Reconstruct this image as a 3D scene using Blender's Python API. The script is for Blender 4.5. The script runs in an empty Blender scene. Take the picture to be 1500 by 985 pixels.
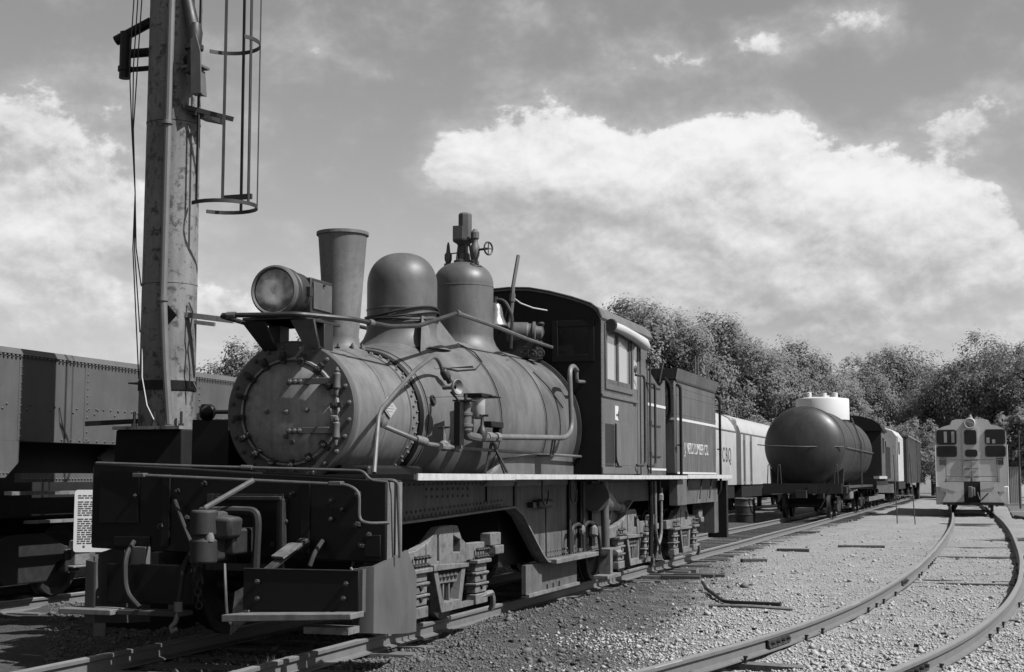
import bpy, math, random
import numpy as np
from mathutils import Vector, Matrix
random.seed(5); RNG = np.random.default_rng(5)
R = math.radians; PI = math.pi
SC = bpy.context.scene
COL = SC.collection

# ------------------------------------------------------------ camera, sky, sun, exposure
FPX = 2083.0
cam_data = bpy.data.cameras.new('camera'); cam = bpy.data.objects.new('camera', cam_data); COL.objects.link(cam)
cam_data.sensor_width = 36.0; cam_data.lens = 36.0 * FPX / 1500.0
cam_data.clip_start = .1; cam_data.clip_end = 5000
cam.location = (0, 0, 1.55)
YAW = math.atan(690 / FPX); PITCH = math.atan(207.5 / FPX)
cam.rotation_euler = (PI / 2 + PITCH, 0, YAW)
SC.camera = cam
SC.view_settings.view_transform = 'Standard'; SC.view_settings.look = 'None'
SC.view_settings.exposure = 1.0; SC.view_settings.gamma = 1.0
SC.cycles.max_bounces = 6
SC.render.film_transparent = False

SUN_EL, SUN_A = R(49), R(7)          # sun stands to the right (+X), a little on the camera's side
sdir = Vector((math.cos(SUN_EL) * math.cos(SUN_A), -math.cos(SUN_EL) * math.sin(SUN_A), math.sin(SUN_EL)))
sun_d = bpy.data.lights.new('sun', 'SUN'); sun_d.energy = 5.0; sun_d.angle = R(.53); sun_d.color = (1, 1, 1)
sun = bpy.data.objects.new('sun', sun_d); COL.objects.link(sun)
sun.rotation_euler = (-sdir).to_track_quat('-Z', 'Y').to_euler(); sun.location = (30, -5, 30)

class NT:
    """tiny helper to write node trees"""
    def __init__(s, tree): s.t = tree; s.n = tree.nodes; s.l = tree.links
    def new(s, typ, **kw):
        n = s.n.new(typ)
        for k, v in kw.items(): setattr(n, k, v)
        return n
    def put(s, sock, v):
        if hasattr(v, 'is_linked') or isinstance(v, bpy.types.NodeSocket): s.l.new(v, sock)
        else: sock.default_value = v
    def m(s, op, a, b=0.0, c=0.0, clamp=False):
        n = s.n.new('ShaderNodeMath'); n.operation = op; n.use_clamp = clamp
        s.put(n.inputs[0], a); s.put(n.inputs[1], b); s.put(n.inputs[2], c)
        return n.outputs[0]
    def comb(s, x, y, z):
        n = s.n.new('ShaderNodeCombineXYZ')
        for i, v in enumerate((x, y, z)): s.put(n.inputs[i], v)
        return n.outputs[0]
    def noise(s, vec, scale, detail=4, rough=.5, dist=0.0):
        n = s.n.new('ShaderNodeTexNoise'); s.l.new(vec, n.inputs['Vector'])
        n.inputs['Scale'].default_value = scale; n.inputs['Detail'].default_value = detail
        n.inputs['Roughness'].default_value = rough; n.inputs['Distortion'].default_value = dist
        return n.outputs['Fac']
    def ss(s, v, a, b, lo=0.0, hi=1.0):
        n = s.n.new('ShaderNodeMapRange'); n.interpolation_type = 'SMOOTHSTEP'
        s.put(n.inputs[0], v); s.put(n.inputs[1], a); s.put(n.inputs[2], b); s.put(n.inputs[3], lo); s.put(n.inputs[4], hi)
        return n.outputs[0]
    def mix(s, f, a, b):
        n = s.n.new('ShaderNodeMix'); n.data_type = 'FLOAT'
        s.put(n.inputs[0], f); s.put(n.inputs[2], a); s.put(n.inputs[3], b)
        return n.outputs[0]

def make_world():
    w = bpy.data.worlds.new('World'); SC.world = w; w.use_nodes = True
    k = NT(w.node_tree); k.n.clear()
    out = k.new('ShaderNodeOutputWorld'); bg = k.new('ShaderNodeBackground')
    sky = k.new('ShaderNodeTexSky', sky_type='NISHITA'); sky.sun_disc = False
    sky.sun_elevation = SUN_EL; sky.sun_rotation = math.atan2(sdir.x, sdir.y)
    sky.air_density = 1.0; sky.dust_density = 1.5; sky.ozone_density = 1.0
    bw = k.new('ShaderNodeSeparateColor'); k.l.new(sky.outputs[0], bw.inputs[0])     # film behind an orange filter
    tc = k.new('ShaderNodeTexCoord'); sep = k.new('ShaderNodeSeparateXYZ'); k.l.new(tc.outputs['Generated'], sep.inputs[0])
    az = k.m('MULTIPLY', k.m('ARCTAN2', sep.outputs[0], sep.outputs[1]), 57.2958)
    el = k.m('MULTIPLY', k.m('ARCSINE', sep.outputs[2]), 57.2958)
    base = k.m('MULTIPLY', k.m('ADD', k.m('MULTIPLY', bw.outputs[0], .6), k.m('MULTIPLY', bw.outputs[1], .4)), SKY_K)
    # cumulus field: noise in (azimuth, elevation), clouds gathered where the weather has put them
    # all round the sky there are clouds; those in view are described one by one
    banks = [(-20.4, 12.3, 1.7, 1.4, .48), (-17.6, 12.4, 2.4, 2.0, .58), (-13.8, 12.0, 3.2, 2.1, .60), (-9.6, 11.7, 2.9, 2.2, .60), (-5.2, 10.4, 2.8, 2.3, .54), (-1.8, 9.4, 2.3, 1.9, .50), (.9, 8.7, 1.3, 1.3, .36), (-9.5, 8.8, 8.0, 2.4, .50), (-4.0, 6.6, 5.6, 2.0, .50), (-13, 6.5, 6, 1.8, .25),
             (-34.6, 9.4, 2.8, 1.5, .46), (-38.5, 8.0, 3.4, 2.0, .50), (-34, 6.4, 5, 1.8, .38), (-38.6, 13.2, 3.2, 1.8, .42), (-34, 12.0, 3.8, 2.2, .28), (-27, 6.0, 7, 2.0, .16),
             (-9.6, 16.3, 2.6, .8, .24), (-6.6, 17.4, 2.2, .8, .24), (-3.9, 4.9, 1.1, 1.1, .40), (1.2, 4.9, 1.7, .9, .44), (-.8, 13.4, 1.3, .8, .36), (-17, 16.4, 6.0, .9, .12),
             (14, 11, 6, 3, .5), (-58, 13, 8, 4, .5), (55, 16, 12, 6, .5), (110, 18, 14, 7, .5), (170, 20, 14, 7, .5), (-120, 17, 14, 7, .5)]
    def nfield(da, de):
        a = k.m('ADD', az, da) if da else az; e = k.m('ADD', el, de) if de else el
        p = k.comb(k.m('MULTIPLY', a, .23), k.m('MULTIPLY', e, .31), 2.4)
        n1 = k.noise(p, 1.0, 9, .60, .10)
        return k.m('MULTIPLY', k.m('SUBTRACT', n1, .5), 1.45)
    n0, nd, ne = nfield(0, 0), nfield(.35, .7), nfield(.12, .26)
    tot, up = n0, 0.0
    for (ca, ce, ra, re, amp) in banks:
        dx = k.m('MULTIPLY', k.m('SUBTRACT', az, ca), 1 / ra); dy = k.m('MULTIPLY', k.m('SUBTRACT', el, ce), 1 / re)
        q = k.m('EXPONENT', k.m('MULTIPLY', k.m('MULTIPLY_ADD', dx, dx, k.m('MULTIPLY', dy, dy)), -.75))
        tot = k.m('MULTIPLY_ADD', q, amp, tot); up = k.m('MULTIPLY_ADD', k.m('MULTIPLY', q, dy), amp, up)
    # crisp heads, soft bases
    soft = k.ss(up, -.25, .15, .60, .15)
    alpha = k.ss(tot, .20, k.m('ADD', .20, soft))
    alpha = k.m('MAXIMUM', alpha, k.m('MULTIPLY', k.ss(tot, -.10, .45), .38))
    lit = k.ss(k.m('ADD', k.m('MULTIPLY_ADD', k.m('SUBTRACT', n0, ne), .9, k.m('MULTIPLY', k.m('SUBTRACT', n0, nd), 1.3)), k.m('MULTIPLY', up, 1.0)), -.80, .80)
    # clouds: white where the light strikes their tops, grey towards their bases
    cb = k.m('MULTIPLY', k.mix(lit, .42, .92), SKY_W)
    val = k.mix(alpha, base, cb)
    below = k.ss(el, -1.5, .3)
    val = k.mix(below, .12 * SKY_W, val)
    rgb = k.comb(val, val, val)
    k.l.new(rgb, bg.inputs[0]); bg.inputs[1].default_value = 1.0
    k.l.new(bg.outputs[0], out.inputs[0])
    w.cycles.sampling_method = 'MANUAL'; w.cycles.sample_map_resolution = 256
SKY_K = 0.074; SKY_W = .5
make_world()

# ------------------------------------------------------------ materials (the place is a black-and-white print: all greys)
MATS = {}
G = .46       # paints and stone of this print, under the exposure set above
def mat(name, v, rough=.6, var=.35, scale=6.0, fine=60.0, bump=.15, metal=0.0, streak=0.0, spec=.4, rust=0.0, rustv=.05, dust=0.0, dustv=.25, bdist=.004, grime=0.0, chips=0.0, wavy=0.0):
    v, rustv, dustv = v * G, rustv * G, dustv * G
    m = bpy.data.materials.new(name); m.use_nodes = True
    k = NT(m.node_tree); b = k.n['Principled BSDF']
    tc = k.new('ShaderNodeTexCoord'); geo = k.new('ShaderNodeNewGeometry'); P = geo.outputs['Position']
    n1 = k.noise(P, scale, 5, .6); n2 = k.noise(P, fine, 3, .6)
    f = k.m('ADD', k.m('MULTIPLY', k.m('SUBTRACT', n1, .5), 2 * var), k.m('MULTIPLY', k.m('SUBTRACT', n2, .5), var))
    col = k.m('MULTIPLY', v, k.m('ADD', f, 1.0))
    if streak:
        mp = k.new('ShaderNodeMapping'); k.l.new(P, mp.inputs[0]); mp.inputs['Scale'].default_value = (14, 14, 1.1)
        s = k.noise(mp.outputs[0], 1.0, 4, .6)
        col = k.m('MULTIPLY', col, k.m('MULTIPLY_ADD', k.ss(s, .35, .7), -streak, 1.0 + streak * .5))
    if rust:
        r = k.noise(P, scale * 1.9, 9, .74, .12)
        col = k.mix(k.m('MULTIPLY', k.ss(r, .52, .60), rust), col, rustv)
    if dust:
        sp = k.new('ShaderNodeSeparateXYZ'); k.l.new(geo.outputs['Normal'], sp.inputs[0])
        df = k.m('MULTIPLY', k.ss(sp.outputs[2], .2, .95), k.m('MULTIPLY', k.ss(n1, .3, .65), dust))
        col = k.mix(df, col, dustv)
    if grime:      # soot and water stains in broad uneven patches
        mg = k.new('ShaderNodeMapping'); k.l.new(P, mg.inputs[0]); mg.inputs['Scale'].default_value = (1.6, 1.6, .9)
        gn = k.noise(mg.outputs[0], 1.1, 9, .72, .5)
        col = k.m('MULTIPLY', col, k.m('MULTIPLY_ADD', k.ss(gn, .38, .66), -grime, 1.0 + grime * .45))
    if chips:      # small chips and scuffs through the paint
        cn = k.noise(P, 26, 7, .75); cn2 = k.noise(P, 3.1, 3, .5)
        col = k.mix(k.m('MULTIPLY', k.ss(cn, .60, .66), k.m('MULTIPLY', k.ss(cn2, .42, .6), chips)), col, k.m('MULTIPLY', col, 1.7))
        col = k.mix(k.m('MULTIPLY', k.ss(cn, .40, .35), k.m('MULTIPLY', k.ss(cn2, .60, .42), chips)), col, k.m('MULTIPLY', col, .45))
    col = k.m('MAXIMUM', col, .002)
    k.l.new(k.comb(col, col, col), b.inputs['Base Color'])
    rr = k.m('MULTIPLY_ADD', k.m('SUBTRACT', n1, .5), .35, rough, clamp=True)
    k.l.new(rr, b.inputs['Roughness'])
    b.inputs['Metallic'].default_value = metal
    b.inputs['Specular IOR Level'].default_value = spec
    if bump:
        bp = k.new('ShaderNodeBump'); bp.inputs['Strength'].default_value = bump; bp.inputs['Distance'].default_value = bdist
        hgt = k.m('ADD', k.m('MULTIPLY', n1, .7), k.m('MULTIPLY', n2, .3))
        if wavy: hgt = k.m('ADD', hgt, k.m('MULTIPLY', k.noise(P, 1.4, 2, .5), wavy))
        k.l.new(hgt, bp.inputs['Height'])
        k.l.new(bp.outputs[0], b.inputs['Normal'])
    MATS[name] = m
    return m
mat('boiler_paint', 0.13, .52, .14, 2.2, 45, .18, streak=.10, spec=.35, dust=.35, dustv=.22, grime=.48, chips=.8, wavy=8, rust=.22, rustv=.07)
mat('dome_paint', .115, .5, .14, 3, 40, .15, spec=.35, dust=.25, dustv=.18, grime=.42, chips=.7, wavy=4, rust=.15, rustv=.06)
mat('graphite', 0.17, .58, .16, 4, 70, .25, streak=.22, spec=.35, grime=.35, chips=.5, rust=.25, rustv=.09)
mat('smokebox_front', 0.28, .6, .25, 5, 60, .3, streak=.30, rust=.35, rustv=.10, grime=.35, chips=.5)
mat('flange_grey', 0.105, .58, .25, 6, 60, .3, streak=.2, grime=.3, chips=.5)
mat('stack_iron', .20, .68, .16, 8, 90, .4, streak=.14, spec=.3, grime=.38, chips=.8, rust=.3, rustv=.11)
mat('black_paint', 0.006, .5, .4, 4, 50, .15, spec=.22, dust=.35, dustv=.03)
mat('cab_paint', .125, .55, .22, 3, 50, .2, streak=.25, grime=.3, chips=.5, wavy=6)
mat('tender_paint', .095, .55, .25, 3, 50, .2, streak=.5, grime=.35, chips=.5, wavy=6)
mat('dark_iron', 0.022, .55, .4, 8, 60, .25, dust=.5, dustv=.08)
mat('coupler_iron', 0.03, .65, .5, 9, 70, .6, spec=.25, dust=.6, dustv=.12, rust=.5, rustv=.02, chips=.5)
mat('pipe_grey', 0.115, .55, .3, 9, 60, .3, chips=.7, grime=.3)
mat('bright_pipe', 0.165, .5, .3, 9, 60, .25, chips=.7, grime=.3)
mat('dusty_iron', 0.175, .78, .45, 9, 60, .7, rust=.6, rustv=.05, dust=.5, dustv=.28, grime=.4, chips=.6)
mat('frame_paint', 0.1, .7, .35, 4, 60, .3, streak=.35, rust=.4, rustv=.05, grime=.4, chips=.5)
mat('fender_sheet', 0.105, .5, .16, 3, 50, .2, grime=.3, chips=.5, wavy=6)
mat('white_edge', .56, .65, .2, 5, 60, .3, streak=.10, rust=.5, rustv=.3, chips=.6)
mat('white_paint', .7, .55, .08, 6, 60, .05)
mat('canvas', 0.55, .8, .08, 5, 80, .3)
mat('old_wood', .15, .85, .45, 6, 60, .8, streak=.4, chips=.6)
mat('dark_wood', .045, .8, .5, 6, 60, .5)
mat('tie_wood', .16, .9, .4, 7, 50, .7, rust=.6, rustv=.06, bdist=.01)
mat('rail_side', .17, .6, .22, 6, 60, .25, rust=.4, rustv=.14)
mat('rail_head', .36, .45, .15, 5, 60, .05, metal=.2)
mat('mast_steel', .20, .72, .25, 4.5, 60, .4, rust=1.0, rustv=.06, streak=.22, grime=.4, chips=1.0)
mat('conduit_grey', .17, .5, .15, 6, 60, .15)
mat('car_grey', 0.1, .68, .14, 1.6, 50, .15, streak=.06, grime=.22, chips=.4, wavy=5)
mat('car_dark', 0.006, .7, .4, 4, 50, .2)
mat('concrete', .24, .85, .25, 6, 70, .4)
mat('pedestal_dark', .02, .85, .4, 7, 70, .4, spec=.1)  # near-black puts the engine's shade on the pedestal into its colour
mat('brass', .55, .25, .15, 9, 60, .05, metal=.8)
mat('tank_black', .034, .5, .3, 2, 40, .15, streak=.35, spec=.4, grime=.4, chips=.5, wavy=5)
mat('dome_white', .72, .6, .06, 3, 40, .06)
mat('silver_body', .52, .5, .1, 2, 40, .08, metal=.1, streak=.12, grime=.15, wavy=3)
mat('silver_dark', .20, .5, .1, 2, 40, .05)
mat('diesel_paint', .72, .55, .08, 2, 40, .06, streak=.1, grime=.12)
mat('diesel_trim', .12, .6, .1, 3, 40, .05)
mat('weathered_white', .5, .7, .3, 3, 40, .1, streak=.3)
mat('freight_dark', .06, .75, .3, 3, 40, .15, streak=.4)
mat('freight_rib', .2, .75, .3, 3, 40, .15, streak=.4)
mat('bark', .06, .9, .4, 5, 40, .6)
mat('road_asphalt', .11, .9, .15, 1.5, 40, .2)
mat('kerb_pale', .5, .8, .1, 3, 40, .2)
mat('stone_light', 0.47, .9, .45, 15, 60, .3)
mat('stone_dark', 0.15, .9, .55, 15, 60, .3)
mat('cinder', .13, .9, .45, 9, 60, .4)
mat('lettering_white', .62, .6, .25, 20, 80, .05)
mat('lettering_black', .09, .6, .2, 20, 80, .05)
mat('plate_cast', .42, .5, .25, 40, 90, .6)
mat('sign_face', .75, .5, .05, 5, 60, .02)
mat('rope', .6, .8, .2, 30, 90, .2)
mat('cable_black', .015, .6, .2, 10, 60, .1)
mat('shrub_leaf', .075, .8, .35, 1.0, 8, 0)

def leaf_mat(name, v):
    m = bpy.data.materials.new(name); m.use_nodes = True; k = NT(m.node_tree); b = k.n['Principled BSDF']
    geo = k.new('ShaderNodeNewGeometry')
    n1 = k.noise(geo.outputs['Position'], .5, 4, .6); n2 = k.noise(geo.outputs['Position'], 4.0, 2, .5)
    c = k.m('MULTIPLY', v, k.m('ADD', k.m('MULTIPLY', n1, 1.2), k.m('MULTIPLY', n2, .8)))
    k.l.new(k.comb(c, c, c), b.inputs['Base Color']); b.inputs['Roughness'].default_value = .8
    b.inputs['Specular IOR Level'].default_value = .12
    tr = k.new('ShaderNodeBsdfTranslucent'); k.l.new(k.comb(c, c, c), tr.inputs[0])
    mx = k.new('ShaderNodeMixShader'); mx.inputs[0].default_value = .5
    k.l.new(b.outputs[0], mx.inputs[1]); k.l.new(tr.outputs[0], mx.inputs[2]); k.l.new(mx.outputs[0], k.n['Material Output'].inputs[0])
    MATS[name] = m
leaf_mat('leaf', .18); leaf_mat('leaf_pale', .19); leaf_mat('weed', .2)

def glass_mat(name, v, rough=.08, spec=.9, tint=.03):
    m = bpy.data.materials.new(name); m.use_nodes = True; b = m.node_tree.nodes['Principled BSDF']
    b.inputs['Base Color'].default_value = (v, v, v, 1); b.inputs['Roughness'].default_value = rough
    b.inputs['Specular IOR Level'].default_value = spec; b.inputs['Coat Weight'].default_value = .6 if v > .1 else .1; b.inputs['Coat Roughness'].default_value = .05
    MATS[name] = m
glass_mat('window_pane', .20); glass_mat('dark_pane', .008, .25, .25); glass_mat('pale_pane', .16)

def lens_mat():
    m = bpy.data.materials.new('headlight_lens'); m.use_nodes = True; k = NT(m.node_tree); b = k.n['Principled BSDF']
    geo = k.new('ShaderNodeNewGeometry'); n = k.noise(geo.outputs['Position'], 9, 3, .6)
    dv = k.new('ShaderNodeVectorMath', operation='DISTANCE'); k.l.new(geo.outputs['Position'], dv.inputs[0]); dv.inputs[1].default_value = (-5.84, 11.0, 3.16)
    c = k.m('ADD', k.ss(dv.outputs['Value'], .14, .07, .07, .26), k.ss(n, .4, .7, 0, .14)); k.l.new(k.comb(c, c, c), b.inputs['Base Color'])  # brighter centre: a reflection painted into the lens colour
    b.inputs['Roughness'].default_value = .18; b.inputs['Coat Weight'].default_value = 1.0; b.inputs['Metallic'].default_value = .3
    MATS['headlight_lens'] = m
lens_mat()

# ------------------------------------------------------------ mesh helpers
def rot_to(d):
    d = Vector(d).normalized()
    a = Vector((0, 0, 1)) if abs(d.z) < .95 else Vector((1, 0, 0))
    u = d.cross(a).normalized(); v = d.cross(u).normalized()
    return u, v
def rnd(pts, rad=.06, n=4):
    """round the corners of a path"""
    pts = [Vector(p) for p in pts]; out = [pts[0]]
    for i in range(1, len(pts) - 1):
        a, b, c = pts[i - 1], pts[i], pts[i + 1]
        ra = min(rad, (a - b).length * .45); rc = min(rad, (c - b).length * .45)
        p = b + (a - b).normalized() * ra; q = b + (c - b).normalized() * rc
        for j in range(n + 1):
            t = j / n; out.append(p.lerp(b, t).lerp(b.lerp(q, t), t))
    out.append(pts[-1]); return out
class MB:
    def __init__(s): s.v = []; s.f = []
    def add(s, vs, fs):
        o = len(s.v); s.v += [tuple(v) for v in vs]; s.f += [tuple(i + o for i in f) for f in fs]; return s
    def box(s, x0, x1, y0, y1, z0, z1):
        vs = [(x, y, z) for z in (z0, z1) for y in (y0, y1) for x in (x0, x1)]
        return s.add(vs, [(0, 2, 3, 1), (4, 5, 7, 6), (0, 1, 5, 4), (2, 6, 7, 3), (0, 4, 6, 2), (1, 3, 7, 5)])
    def hexa(s, p):   # 8 corners: bottom ring then top ring, counter-clockwise seen from above
        return s.add(p, [(3, 2, 1, 0), (4, 5, 6, 7), (0, 1, 5, 4), (1, 2, 6, 5), (2, 3, 7, 6), (3, 0, 4, 7)])
    def bar(s, a, b, w, h, up=(0, 0, 1)):
        a, b = Vector(a), Vector(b); d = (b - a).normalized(); u = d.cross(Vector(up)).normalized(); v = u.cross(d).normalized()
        r = [(-w / 2, -h / 2), (w / 2, -h / 2), (w / 2, h / 2), (-w / 2, h / 2)]
        vs = [a + u * x + v * y for x, y in r] + [b + u * x + v * y for x, y in r]
        return s.add(vs, [(3, 2, 1, 0), (4, 5, 6, 7), (0, 1, 5, 4), (1, 2, 6, 5), (2, 3, 7, 6), (3, 0, 4, 7)])
    def cyl(s, a, b, r0, r1=None, n=14, caps=True):
        r1 = r0 if r1 is None else r1
        a, b = Vector(a), Vector(b); u, v = rot_to(b - a)
        ring = [(math.cos(2 * PI * i / n), math.sin(2 * PI * i / n)) for i in range(n)]
        vs = [a + (u * c + v * q) * r0 for c, q in ring] + [b + (u * c + v * q) * r1 for c, q in ring]
        fs = [(i, n + i, n + (i + 1) % n, (i + 1) % n) for i in range(n)]
        if caps: fs += [tuple(range(n)), tuple(range(2 * n - 1, n - 1, -1))]
        return s.add(vs, fs)
    def tube(s, pts, r, n=8, caps=True):
        pts = [Vector(p) for p in pts]; m = len(pts); vs = []; fs = []
        u = None
        for i, p in enumerate(pts):
            d = (pts[min(i + 1, m - 1)] - pts[max(i - 1, 0)]).normalized()
            if u is None: u, w = rot_to(d)
            else:
                u = (u - d * u.dot(d)).normalized(); w = d.cross(u).normalized()
            if i == 0: w = d.cross(u).normalized()
            rr = r[i] if isinstance(r, (list, tuple)) else r
            vs += [p + (u * math.cos(2 * PI * j / n) + w * math.sin(2 * PI * j / n)) * rr for j in range(n)]
        for i in range(m - 1):
            for j in range(n):
                fs.append((i * n + j, i * n + (j + 1) % n, (i + 1) * n + (j + 1) % n, (i + 1) * n + j))
        if caps: fs += [tuple(range(n - 1, -1, -1)), tuple(range((m - 1) * n, m * n))]
        return s.add(vs, fs)
    def lathe(s, o, ax, prof, n=32, cap0=True, cap1=True):
        o = Vector(o); ax = Vector(ax).normalized(); u, v = rot_to(ax); vs = []; fs = []; m = len(prof)
        for t, r in prof:
            vs += [o + ax * t + (u * math.cos(2 * PI * j / n) + v * math.sin(2 * PI * j / n)) * r for j in range(n)]
        for i in range(m - 1):
            for j in range(n):
                fs.append((i * n + j, (i + 1) * n + j, (i + 1) * n + (j + 1) % n, i * n + (j + 1) % n))
        if cap0: fs.append(tuple(range(n)))
        if cap1: fs.append(tuple(range(m * n - 1, (m - 1) * n - 1, -1)))
        return s.add(vs, fs)
    def prism(s, poly, axis, a0, a1):
        n = len(poly)
        def pt(p, a): return {'x': (a, p[0], p[1]), 'y': (p[0], a, p[1]), 'z': (p[0], p[1], a)}[axis]
        vs = [pt(p, a0) for p in poly] + [pt(p, a1) for p in poly]
        fs = [tuple(range(n)), tuple(range(2 * n - 1, n - 1, -1))] + [(i, n + i, n + (i + 1) % n, (i + 1) % n) for i in range(n)]
        return s.add(vs, fs)
    def plate_with_hole(s, outer, hole, axis, a0, a1):
        """rectangle (u0,u1,v0,v1) with a rectangular hole, four bars"""
        u0, u1, v0, v1 = outer; h0, h1, g0, g1 = hole
        for r in ((u0, h0, v0, v1), (h1, u1, v0, v1), (h0, h1, v0, g0), (h0, h1, g1, v1)):
            s.prism([(r[0], r[2]), (r[1], r[2]), (r[1], r[3]), (r[0], r[3])], axis, a0, a1)
        return s
    def ball(s, c, r, n=8):
        prof = [(-r * math.cos(PI * i / (n // 2 + 1)), max(r * math.sin(PI * i / (n // 2 + 1)), 1e-4)) for i in range(n // 2 + 2)]
        return s.lathe(c, (0, 0, 1), prof, n)
    def mirror_x(s, cx):
        o = len(s.v); nf = list(s.f); s.v += [(2 * cx - x, y, z) for x, y, z in s.v]
        s.f += [tuple(i + o for i in reversed(f)) for f in nf]; return s
    def mesh(s, name, m, ang=35):
        me = bpy.data.meshes.new(name); me.from_pydata(s.v, [], s.f)
        import bmesh
        bm = bmesh.new(); bm.from_mesh(me); bmesh.ops.recalc_face_normals(bm, faces=bm.faces); bm.to_mesh(me); bm.free()
        me.materials.append(MATS[m]); me.shade_smooth(); me.set_sharp_from_angle(angle=R(ang)); return me
    def build(s, name, m, parent=None, bev=0.0, ang=35, kind=None):
        return put(name, s.mesh(name, m, ang), parent, bev, kind)
def put(name, me, parent=None, bev=0.0, kind=None, mw=None):
    o = bpy.data.objects.new(name, me); COL.objects.link(o)
    if mw is not None: o.matrix_world = mw
    if parent is not None:
        o.parent = parent
        o.matrix_parent_inverse = WORLD.get(parent.name, Matrix.Identity(4)).inverted()
    WORLD[o.name] = mw.copy() if mw is not None else Matrix.Identity(4)
    if bev:
        b = o.modifiers.new('bevel', 'BEVEL'); b.width = bev; b.segments = 2; b.limit_method = 'ANGLE'; b.angle_limit = R(50)
    if kind: o['kind'] = kind
    return o
WORLD = {}
def thing(name, label, cat, loc=(0, 0, 0), group=None, kind=None):
    o = bpy.data.objects.new(name, None); COL.objects.link(o); o.location = loc; o.empty_display_size = .2
    WORLD[o.name] = Matrix.Translation(Vector(loc))
    o['label'] = label
    if cat: o['category'] = cat
    if group: o['group'] = group
    if kind: o['kind'] = kind
    return o
def tag(o, label, cat=None, group=None, kind=None):
    o['label'] = label
    if cat: o['category'] = cat
    if group: o['group'] = group
    if kind: o['kind'] = kind
    return o
def ppart(name, parent, loc):
    """an empty part that carries sub-parts"""
    o = bpy.data.objects.new(name, None); COL.objects.link(o); o.empty_display_size = .1
    o.parent = parent; o.matrix_parent_inverse = WORLD[parent.name].inverted(); o.location = loc
    WORLD[o.name] = Matrix.Translation(Vector(loc)); return o
def copy_tree(o, parent=None):
    c = o.copy(); COL.objects.link(c); inv = o.matrix_parent_inverse.copy(); c.parent = parent; c.matrix_parent_inverse = inv
    WORLD[c.name] = WORLD[o.name]
    for ch in list(o.children): copy_tree(ch, c)
    return c
def text_mesh(s, size, depth=.004, sx=1.0):
    cu = bpy.data.curves.new('t', 'FONT'); cu.body = s; cu.size = size; cu.extrude = depth; cu.align_x = 'CENTER'; cu.align_y = 'CENTER'
    ob = bpy.data.objects.new('t', cu); COL.objects.link(ob); dg = bpy.context.evaluated_depsgraph_get()
    me = bpy.data.meshes.new_from_object(ob.evaluated_get(dg)); bpy.data.objects.remove(ob)
    for v in me.vertices: v.co.x *= sx
    return me
FACE_XP = Matrix(((0, 0, 1, 0), (1, 0, 0, 0), (0, 1, 0, 0), (0, 0, 0, 1)))   # text lying on a face that looks to +X
def rivets(name, pts, nrm, m, parent, r=.012, h=.008, n=6):
    mb = MB()
    for p in pts: mb.lathe(p, nrm, [(-.002, r), (h * .6, r * .8), (h, r * .35)], n, cap0=False)
    return mb.build(name, m, parent, kind='stuff')
# ------------------------------------------------------------ ground and tracks
T1X, T3X = -6.05, -11.55
_T2 = [(-6, -6.6), (2, -3.95), (6, -2.78), (8.5, -2.12), (10.65, -1.62), (13, -1.14), (16.5, -.70), (20, -.45), (25, -.28), (34, -.19), (45, -.22), (60, -.48), (75, -.85), (100, -1.4), (140, -2.0)]
def t2x(y):
    ys = np.array([p[0] for p in _T2]); xs = np.array([p[1] for p in _T2]); sl = np.gradient(xs, ys)
    y = np.clip(y, ys[0], ys[-1]); i = np.clip(np.searchsorted(ys, y) - 1, 0, len(ys) - 2)
    h = ys[i + 1] - ys[i]; t = (y - ys[i]) / h
    return (2 * t**3 - 3 * t**2 + 1) * xs[i] + (t**3 - 2 * t**2 + t) * h * sl[i] + (-2 * t**3 + 3 * t**2) * xs[i + 1] + (t**3 - t**2) * h * sl[i + 1]
def vnoise(x, y, s, seed=0):
    x = np.asarray(x) * s + 17.3 * seed; y = np.asarray(y) * s - 9.1 * seed
    xi = np.floor(x); yi = np.floor(y); fx = x - xi; fy = y - yi
    def h(a, b): return np.modf(np.abs(np.sin(a * 127.1 + b * 311.7 + seed * 74.7) * 43758.5453))[0]
    u = fx * fx * (3 - 2 * fx); v = fy * fy * (3 - 2 * fy)
    return (h(xi, yi) * (1 - u) + h(xi + 1, yi) * u) * (1 - v) + (h(xi, yi + 1) * (1 - u) + h(xi + 1, yi + 1) * u) * v
def gz(x, y):
    x = np.asarray(x, float); y = np.asarray(y, float)
    z = (vnoise(x, y, .5, 1) - .5) * .09 + (vnoise(x, y, 1.9, 2) - .5) * .05 + (vnoise(x, y, 5.5, 3) - .5) * .016 - .02
    z = z + .085 * np.exp(-((x + 4.55) / .45)**2) * np.exp(-((y - 15.5) / 4.0)**2) * (0.5 + vnoise(x, y, 1.1, 4))   # heaped beside the engine
    z = z - .012 * np.exp(-((x - t2x(y)) / 1.5)**4) - .02 * np.exp(-((x - T1X) / 1.2)**4)
    far = np.clip((np.hypot(x + 4, y - 20) - 60) / 60, 0, 1)
    return z * (1 - far) - .03 * far
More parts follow.
